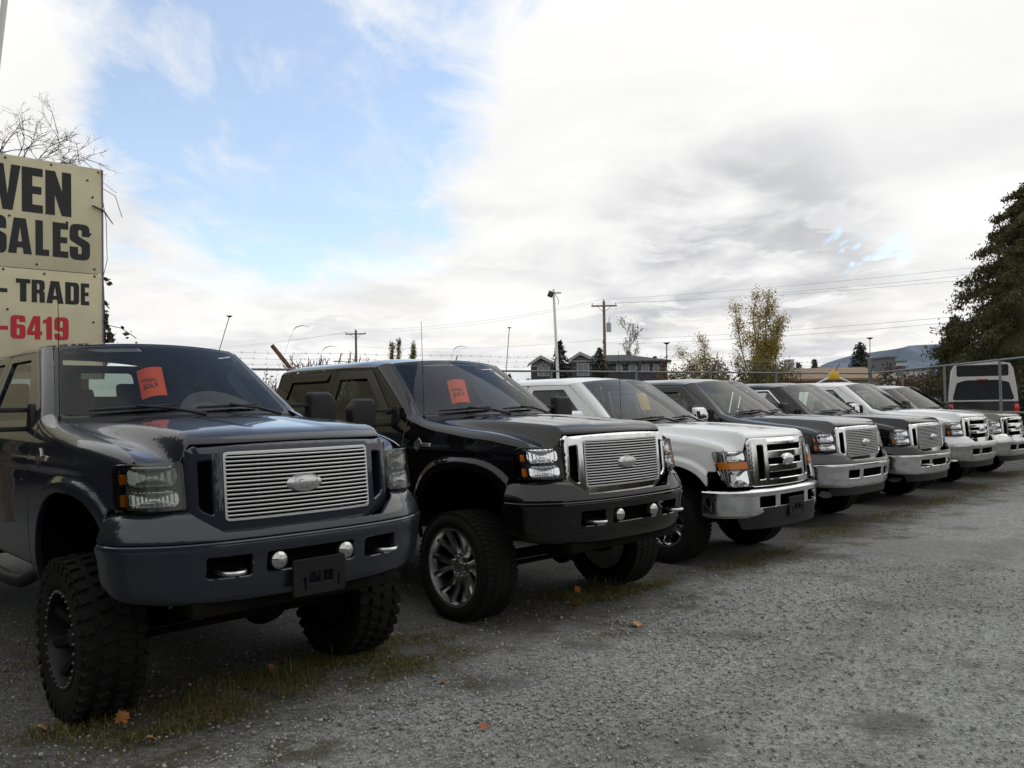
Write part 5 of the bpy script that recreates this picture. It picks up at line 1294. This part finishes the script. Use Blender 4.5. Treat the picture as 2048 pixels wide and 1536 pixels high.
cable(C1, E1, .25, 'top power line running right from the pole to the large evergreen'); cable(B1, E2, .3, 'second power line running right from the transformer pole'); cable(A1, E3, .35, 'third power line running right from the transformer pole')
cable(L1, at(2330, 590, 34), .35, 'upper of the two low cables running right from the transformer pole', .014); cable(L1 - Vector((0, 0, .4)), at(2330, 602, 34), .35, 'lower of the two low cables running right from the transformer pole', .014)
cable(A1, B2, .6, 'left power line between the two poles, lower one', .014); cable(C1, B2 + Vector((0, 0, .25)), .6, 'upper power line between the two poles', .014); cable(L1, L2, .5, 'low cable between the two poles', .014)
cable(A2, at(-150, 735, 75), .8, 'power line running left from the far pole', .016); cable(B2 + Vector((0, 0, .2)), at(-150, 722, 75), .8, 'upper power line running left from the far pole', .016)
# white lamp pole with a nest of fittings on top
b0 = at(1119, 760, 42); b0.z = -.1; top = at(1107, 590, 42)
lp = thing('light_pole', 'white metal light pole leaning slightly left of the dark firs', 'light pole', (b0.x, b0.y, 0)); dv = top - Vector((b0.x, b0.y, 0))
MB().tube([(0, 0, -.1), dv], [.085, .06], 12).build('pole', MAT['pole_paint'], lp); MB().box(dv + Vector((-.16, -.05, .05)), (.26, .16, .30), Matrix.Rotation(.4, 3, 'Y'), .03).build('floodlight', MAT['dark_metal'], lp); MB().box(dv + Vector((.20, 0, .12)), (.34, .14, .08), None, .02).build('lamp_head', MAT['pole_paint'], lp); MB().tube([dv + Vector((.05, 0, .1)), dv + Vector((.24, 0, -.25)), dv + Vector((.20, 0, -.5))], .015, 5).build('loose_cable', MAT['dark_metal'], lp); MB().tube([dv, dv + Vector((0, 0, .3))], .05, 8).build('pole_cap', MAT['pole_paint'], lp)
def mast(u0, v0, u1, v1, Y, label, r=.012, head=.075):
    a = at(u0, v0, Y); b = at(u1, v1, Y); k = b.z/(b.z - a.z) if b.z != a.z else 0; g = b + (a - b)*k; t = thing('thin_mast', label, 'mast', (g.x, g.y, 0)); e = b - Vector((g.x, g.y, 0))
    MB().tube([(0, 0, -.1), e], r, 6).build('rod', MAT['dark_metal'], t); m = MB(); m.lathe([(-.5*head, 0), (-.35*head, head*.4), (0, head), (.16*head, head*.95), (.22*head, 0)], 14, 'z', tuple(e)); m.build('head', MAT['dark_metal'], t)
mast(439, 692, 457, 632, 15.5, 'thin leaning rod with dark disc on top behind the nearest truck roof', .007, .055); mast(1012, 735, 1018, 655, 19, 'thin leaning rod with dark cap behind the black truck', .008, .045); mast(1333, 730, 1333, 686, 96, 'thin far pole with flat lamp head right of the grey house', .06, .38); mast(1740, 700, 1740, 676, 110, 'distant pole with lamp head above the lone evergreen', .05, .4)
def street_lamp(u, v, Y, side, label):
    e = at(u, v, Y); t = thing('street_lamp', label, 'street lamp', (e.x, e.y, 0)); MB().tube([(0, 0, 0), (0, 0, e.z - .7), (side*.5, 0, e.z - .1), (side*1.4, 0, e.z)], [.09, .07, .05, .04], 6).build('pole', MAT['galvanised'], t); MB().box((side*1.7, 0, e.z), (.7, .25, .12), None, .03).build('lamp_head', MAT['galvanised'], t)
street_lamp(706, 722, 88, -1, 'distant street lamp with curved arm left of the far power pole'); street_lamp(719, 724, 80, 1, 'distant street lamp with arm pointing right below the far power pole')
def reed(u0, v0, u1, v1, Y, label):
    a, b = at(u0, v0, Y), at(u1, v1, Y); k = b.z/(b.z - a.z); g = b + (a - b)*k; t = thing('dry_reed', label, 'weeds', (g.x, g.y, 0)); e = b - Vector((g.x, g.y, 0))
    MB().tube([(0, 0, -.05), e*.5 + Vector((-.02, 0, 0)), e], [.003, .0025, .002], 4).build('stalk', MAT['twig'], t); MB().tube([e, e + Vector((.05, 0, .05)), e + Vector((.16, 0, .08)), e + Vector((.28, 0, .05))], [.004, .008, .006, .002], 5).build('plume', MAT['twig'], t)
reed(571, 700, 585, 660, 15, 'drooping dry reed above the fence between the first two trucks'); reed(640, 712, 645, 700, 17, 'small dry reed tip above the fence'); reed(903, 716, 906, 700, 17, 'dry reed tip behind the black truck roof')

# ------------------------------------------------------------------ buildings
mat('siding_grey', (.040, .042, .048), .8, noise=(1.5, .12)); mat('gable_grey', (.11, .113, .12), .8); mat('shingle', (.035, .036, .040), .85, noise=(3, .25)); mat('trim_white', (.30, .30, .295), .6); mat('pane_grey', (.16, .18, .20), .15); mat('roof_brown', (.21, .145, .085), .75, noise=(2, .15)); mat('wall_cream', (.38, .34, .26), .8); mat('wall_pale', (.42, .43, .44), .8); mat('pane_dark', (.04, .05, .06), .1)
def solid(parent, name, V, Fc, m): 
    me = bpy.data.meshes.new(name); me.from_pydata(V, [], Fc); me.update(); return ob(name, me, MAT[m], parent)
def window(par, x, z, w, h, y, name='window'):
    o = MB().box((x, y - .03, z), (w + .16, .06, h + .16), None).build(name, MAT['trim_white'], par, smooth=False); n = 2 if w > .8 else 1
    for i in range(n): MB().box((x - w/2 + w*(i+.5)/n, y - .065, z), (w/n - .07, .02, h), None).build('pane', MAT['pane_grey'], o, smooth=False)
def house():
    Y = 80.0; k = Y/F_PX; X = lambda u: ray(u, HOR)[0]*Y; t = thing('grey_house', 'dark grey house with two gables and hipped roof behind the firs', 'house', (0, Y, 0)); Z = lambda u, v: at(u, v, Y).z
    x0, x1, x2, x3 = X(1063), X(1135), X(1180), X(1333); e1 = Z(1063, 729); e2 = Z(1250, 722)
    MB().box(((x2+x3)/2, 4, e2/2), (x3 - x2, 8, e2), None).build('wall', MAT['siding_grey'], t, smooth=False); MB().box(((x0+x2)/2 + .2, 3.2, e1/2), (x2 - x0, 8, e1 + .02), None).build('wall', MAT['siding_grey'], t, smooth=False)
    r = Z(1235, 705); rx0, rx1 = X(1195), X(1265); o = .45
    solid(t, 'roof', [(x2-o, -o, e2), (x3+o, -o, e2), (x3+o, 8+o, e2), (x2-o, 8+o, e2), (rx0, 4, r), (rx1, 4, r), (x2-o, -o, e2-.18), (x3+o, -o, e2-.18), (x3+o, 8+o, e2-.18), (x2-o, 8+o, e2-.18)], [(0, 1, 5, 4), (1, 2, 5), (2, 3, 4, 5), (3, 0, 4), (0, 6, 7, 1), (1, 7, 8, 2), (3, 9, 6, 0), (2, 8, 9, 3)], 'shingle')
    for ua, uc, ub, va, vc, yf in ((1056, 1081, 1113, 730, 713, -1.2), (1134, 1157, 1188, 722, 707, -2.0)):
        xa, xc, xb = X(ua), X(uc), X(ub); za, zc = Z(ua, va), Z(uc, vc); g = solid(t, 'gable_roof', [(xa, yf-.4, za), (xc, yf-.4, zc), (xb, yf-.4, za), (xa, 5, za), (xc, 5, zc), (xb, 5, za), (xa, yf-.4, za-.2), (xc, yf-.4, zc-.2), (xb, yf-.4, za-.2)], [(0, 1, 4, 3), (1, 2, 5, 4)], 'shingle')
        solid(g, 'fascia', [(xa, yf-.42, za+.05), (xc, yf-.42, zc+.05), (xb, yf-.42, za+.05), (xa, yf-.42, za-.22), (xc, yf-.42, zc-.25), (xb, yf-.42, za-.22)], [(3, 4, 1, 0), (4, 5, 2, 1)], 'trim_white')
        solid(g, 'gable', [(xa+.3, yf, za-.02), (xb-.3, yf, za-.02), (xc, yf, zc-.12)], [(0, 1, 2)], 'gable_grey')
        bx = MB().box(((xa+xb)/2, yf + 2, za/2 - .02), (xb - xa - .7, 4, za), None).build('bay', MAT['siding_grey'], t, smooth=False)
        MB().box(((xa+xb)/2, yf - .03, za - .12), (xb - xa - .6, .06, .16), None).build('trim_band', MAT['trim_white'], bx, smooth=False); window(t, (xa+xb)/2 + .1, Z(uc, 741), 1.0, 1.0, yf)
    for u in (1239, 1266, 1291, 1313): window(t, X(u), Z(u, 737), .42 if u in (1239, 1313) else .62, .62, 0.0)
house()
def shed():
    Y = 62.0; X = lambda u: ray(u, HOR)[0]*Y; t = thing('brown_roofed_shed', 'long low building with orange-brown roof right of the golden tree', 'building', (0, Y, 0)); xa, xb = X(1535), X(1765); ze = at(1650, 757, Y).z; zr = at(1650, 733, Y).z
    MB().box(((xa+xb)/2, 3, ze/2), (xb - xa - .6, 6, ze), None).build('wall', MAT['wall_cream'], t, smooth=False); rf = solid(t, 'roof', [(xa, -.5, ze), (xb, -.5, ze - .0), (xb, 6.5, ze), (xa, 6.5, ze), (xa, 3, zr), (xb, 3, zr), (xa, -.5, ze-.15), (xb, -.5, ze-.15)], [(0, 1, 5, 4), (2, 3, 4, 5), (0, 6, 7, 1), (1, 2, 5), (3, 0, 4)], 'roof_brown')
    MB().box((X(1606), 3.0, zr + .25), (.6, .6, .9), None).build('chimney', MAT['wall_pale'], rf, smooth=False)
shed()
def block(u0, u1, v, Y, label, m='wall_pale', rows=2):
    xa, xb = ray(u0, HOR)[0]*Y, ray(u1, HOR)[0]*Y; h = at((u0+u1)/2, v, Y).z; t = thing('distant_building', label, 'building', (0, Y, 0), 0, 'distant pale buildings'); MB().box(((xa+xb)/2, 5, h/2), (xb - xa, 10, h), None).build('wall', MAT[m], t, smooth=False); MB().box(((xa+xb)/2, 5, h + .15), (xb - xa + .5, 10.5, .3), None).build('roof', MAT['gable_grey'], t, smooth=False)
    n = max(2, int((xb - xa)/2.2))
    for r_ in range(rows):
        for i in range(n): MB().box((xa + (xb-xa)*(i+.5)/n, -.02, h - 1.3 - 2.8*r_), (1.0, .06, 1.1), None).build('window', MAT['pane_dark'], t, smooth=False)
block(1772, 1792, 716, 150, 'narrow pale grey building behind the corner post', 'gable_grey', 3); block(1794, 1812, 724, 170, 'small pale building right of the narrow grey one'); block(1818, 1850, 741, 140, 'low pale building seen through the right fence', 'wall_pale', 1)
def hills():
    rs = np.random.RandomState(9); 
    mm = mat('hill_haze_blue', (.105, .140, .185), .95, noise=(.004, .25))  # blue of distant air haze painted into the base colour
    for Yd, pts, nm, lb in ((2600, [(1400, 792), (1560, 775), (1640, 734), (1700, 724), (1760, 716), (1830, 727), (1900, 745), (2100, 770), (2300, 785)], 'hill', 'near wooded hill with blue haze in its colour'), (4200, [(1450, 790), (1600, 752), (1700, 712), (1780, 700), (1840, 690), (1890, 690), (1950, 705), (2080, 730), (2350, 780)], 'hill', 'far mountain ridge with blue haze in its colour')):
        f = pchip([p[0] for p in pts], [p[1] for p in pts]); us = np.linspace(pts[0][0], pts[-1][0], 90); V, Fc = [], []; n = len(us); wv = np.cumsum(rs.normal(0, 1, n))*.25; wv -= np.linspace(wv[0], wv[-1], n)
        rows = [(-1.0, .0), (-.55, .35), (-.2, .75), (0, 1.0), (.5, .6), (1.2, .0)]
        for a, hk in rows:
            for i, u in enumerate(us):
                p = at(u, float(f(u)) - wv[i], Yd); x = p.x + a*120*math.sin(i*.4); V.append((p.x*(1 + a*.10) if False else p.x, Yd + a*700 + 60*math.sin(i*.7 + a*3), max(p.z, 0)*hk*(1 + .06*math.sin(i*1.3 + a*5)) if hk < 1 else p.z))
        for r_ in range(len(rows)-1):
            for i in range(n-1): Fc.append((r_*n+i, r_*n+i+1, (r_+1)*n+i+1, (r_+1)*n+i))
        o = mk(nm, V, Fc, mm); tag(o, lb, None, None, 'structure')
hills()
def tree_line():
    rs = np.random.RandomState(15); P = []
    for u in np.arange(560, 1700, 3.0):
        Y = 190 + rs.uniform(-15, 15); h = rs.uniform(2.5, 6.0)*(1.3 if 1000 < u < 1100 else 1); x = ray(u, HOR)[0]*Y; k = 40; zz = rs.uniform(0, 1, k); P.append(np.stack([x + rs.normal(0, .9, k)*(1.1 - zz), Y + rs.normal(0, .9, k), zz*h], 1))
    V, Fc = quads(np.vstack(P), .9, rs, .3); o = ob('far_trees', fastmesh('far_trees', V, Fc), DARKG); tag(o, 'low dark line of far trees along the horizon', 'trees', None, 'stuff')
tree_line()

# ------------------------------------------------------------------ truck with canopy, beacon, tags
mat('canopy_white', (.46, .46, .45), .45, coat=.3); mat('yellow', (.62, .40, .02), .5); mat('pane_black', (.018, .02, .022), .12)
def canopy_truck():
    psi = math.pi - .46; rear = Vector((14.18, 25.6)); o = rear - 6.3*Vector((-math.sin(psi), math.cos(psi)))
    c = dict(X=o.x, Y=o.y, psi=psi, lift=.12, paint='paint_grey', grille='bars05', lamp='clear', bumper='dull_chrome', hooks=False, wheel=(.405, .225, .27, False, ('fat', 5)), track=.88, script=False, label='grey pickup with tall white canopy seen from behind, beyond the right fence')
    t = make_truck(c); t['group'] = 'pickup trucks'; del t['group']
    z0, z1 = 1.46, 2.62; m = MB(); sec = [(-.93, z0), (-.90, 1.85), (-.82, 2.45), (-.74, 2.60), (-.4, 2.66), (.4, 2.66), (.74, 2.60), (.82, 2.45), (.90, 1.85), (.93, z0)]; n = len(sec)
    ys = [4.25, 4.35, 6.02, 6.12]; V = []
    for y in ys: V += [(x*(.985 if y in (4.25, 6.12) else 1), y, z) for x, z in sec]
    m.add(V, [(j*n+i, j*n+i+1, (j+1)*n+i+1, (j+1)*n+i) for j in range(3) for i in range(n-1)]); m.add([(x*.985, 4.25, z) for x, z in sec], [tuple(range(n))[::-1]]); cn = m.build('canopy', MAT['canopy_white'], t, 30)
    def back(x, z): return np.stack([x, np.full_like(x, 6.12), z], 1)
    outer = rpoly([(x*.985, z) for x, z in sec], .02)
    up = rrect(-.70, .70, 2.22, 2.58, .07); lo = rpoly([(-.84, 1.50), (.84, 1.50), (.70, 2.04), (.45, 2.12), (-.45, 2.12), (-.70, 2.04)], .08)
    ob('canopy_back', panel_mesh('canopy_back', [outer, up, lo], .12, back, .03, .008, flip=True), MAT['canopy_white'], cn)
    for i, lp in enumerate((up, lo)): ob('canopy_window', panel_mesh('canopy_window', [lp], .3, lambda x, z: back(x, z) - np.array([0, .02, 0]), 0, flip=True), MAT['pane_black'], cn)
    MB().box((0, 6.13, 2.13), (.30, .03, .035), None, .008).build('brake_light', MAT['red_lens'], cn); MB().box((0, 6.13, 2.60), (.44, .05, .07), None, .02).build('lamp_strip', MAT['canopy_white'], cn)
    ob('canopy_floor', MB().box((0, 5.2, 1.40), (1.80, 1.85, .04)).mesh('canopy_floor'), MAT['void'], cn)
canopy_truck()
g = at(1667, 752, 25.5); bt = thing('beacon_stand', 'yellow beacon on white slanted bars above the white truck roof', 'beacon', (g.x, g.y, 0))
MB().box((0, 0, g.z), (.30, .14, .20), None, .03).build('beacon_body', MAT['yellow'], bt); m = MB(); m.lathe([(0, .06), (.05, .055), (.07, 0)], 12, 'z', (0, 0, g.z + .1)); m.build('beacon_cap', MAT['yellow'], bt)
for s in (-1, 1): MB().tube([(s*.08, 0, g.z - .02), (s*.75, 0, g.z - .32), (s*.85, 0, -.05)], .028, 8).build('bar', MAT['pole_paint'], bt)
def sale_tag(tr, x, y, z, w, h, bend, rot, m, lines, label):
    c = TRUCKS[tr]; ps = c['psi']; o = part('tag%s' % tr, lambda: tag_mesh(w, h, bend), 'sale_tag', m, None); cs, sn = math.cos(ps), math.sin(ps)
    o.location = (c['X'] + cs*x - sn*y, c['Y'] + sn*x + cs*y, z + c['lift']); o.rotation_euler = Matrix.Rotation(ps + rot[1], 3, 'Z').to_euler(); o.rotation_euler = (Matrix.Rotation(ps + rot[1], 3, 'Z') @ Matrix.Rotation(R(-24), 3, 'X') @ Matrix.Rotation(rot[0], 3, 'Y')).to_euler()
    tag(o, label, 'price tag', 'price tags behind the windshields')
    for txt, zz, size, x0 in lines:
        def F(co): 
            X = co[:, 0] + x0; return np.stack([X, -bend*(1 - (2*X/w)**2) - .0012 - co[:, 2], co[:, 1] + zz], 1)
        me = text_mesh(txt, size, F, .0004, 0, .86, size*.012, 'LEFT'); ob('lettering', me, MAT['ink'], o)
sale_tag(0, -.115, 1.89, 1.515, .165, .225, .030, (-.20, -.45), 'tag_orange', [('***SAL', .125, .040, -.062), ('$26,9', .082, .050, -.060)], 'bright orange price tag in the windshield of the slate blue truck')
sale_tag(1, -.155, 1.89, 1.495, .180, .235, .032, (-.06, -.30), 'tag_orange', [('***SAL', .125, .042, -.068), ('$26,9', .080, .054, -.066)], 'orange price tag in the windshield of the black lifted truck')
sale_tag(2, .125, 1.95, 1.53, .165, .225, .012, (.0, -.1), 'tag_pale', [], 'faded tan price tag in the windshield of the white truck')
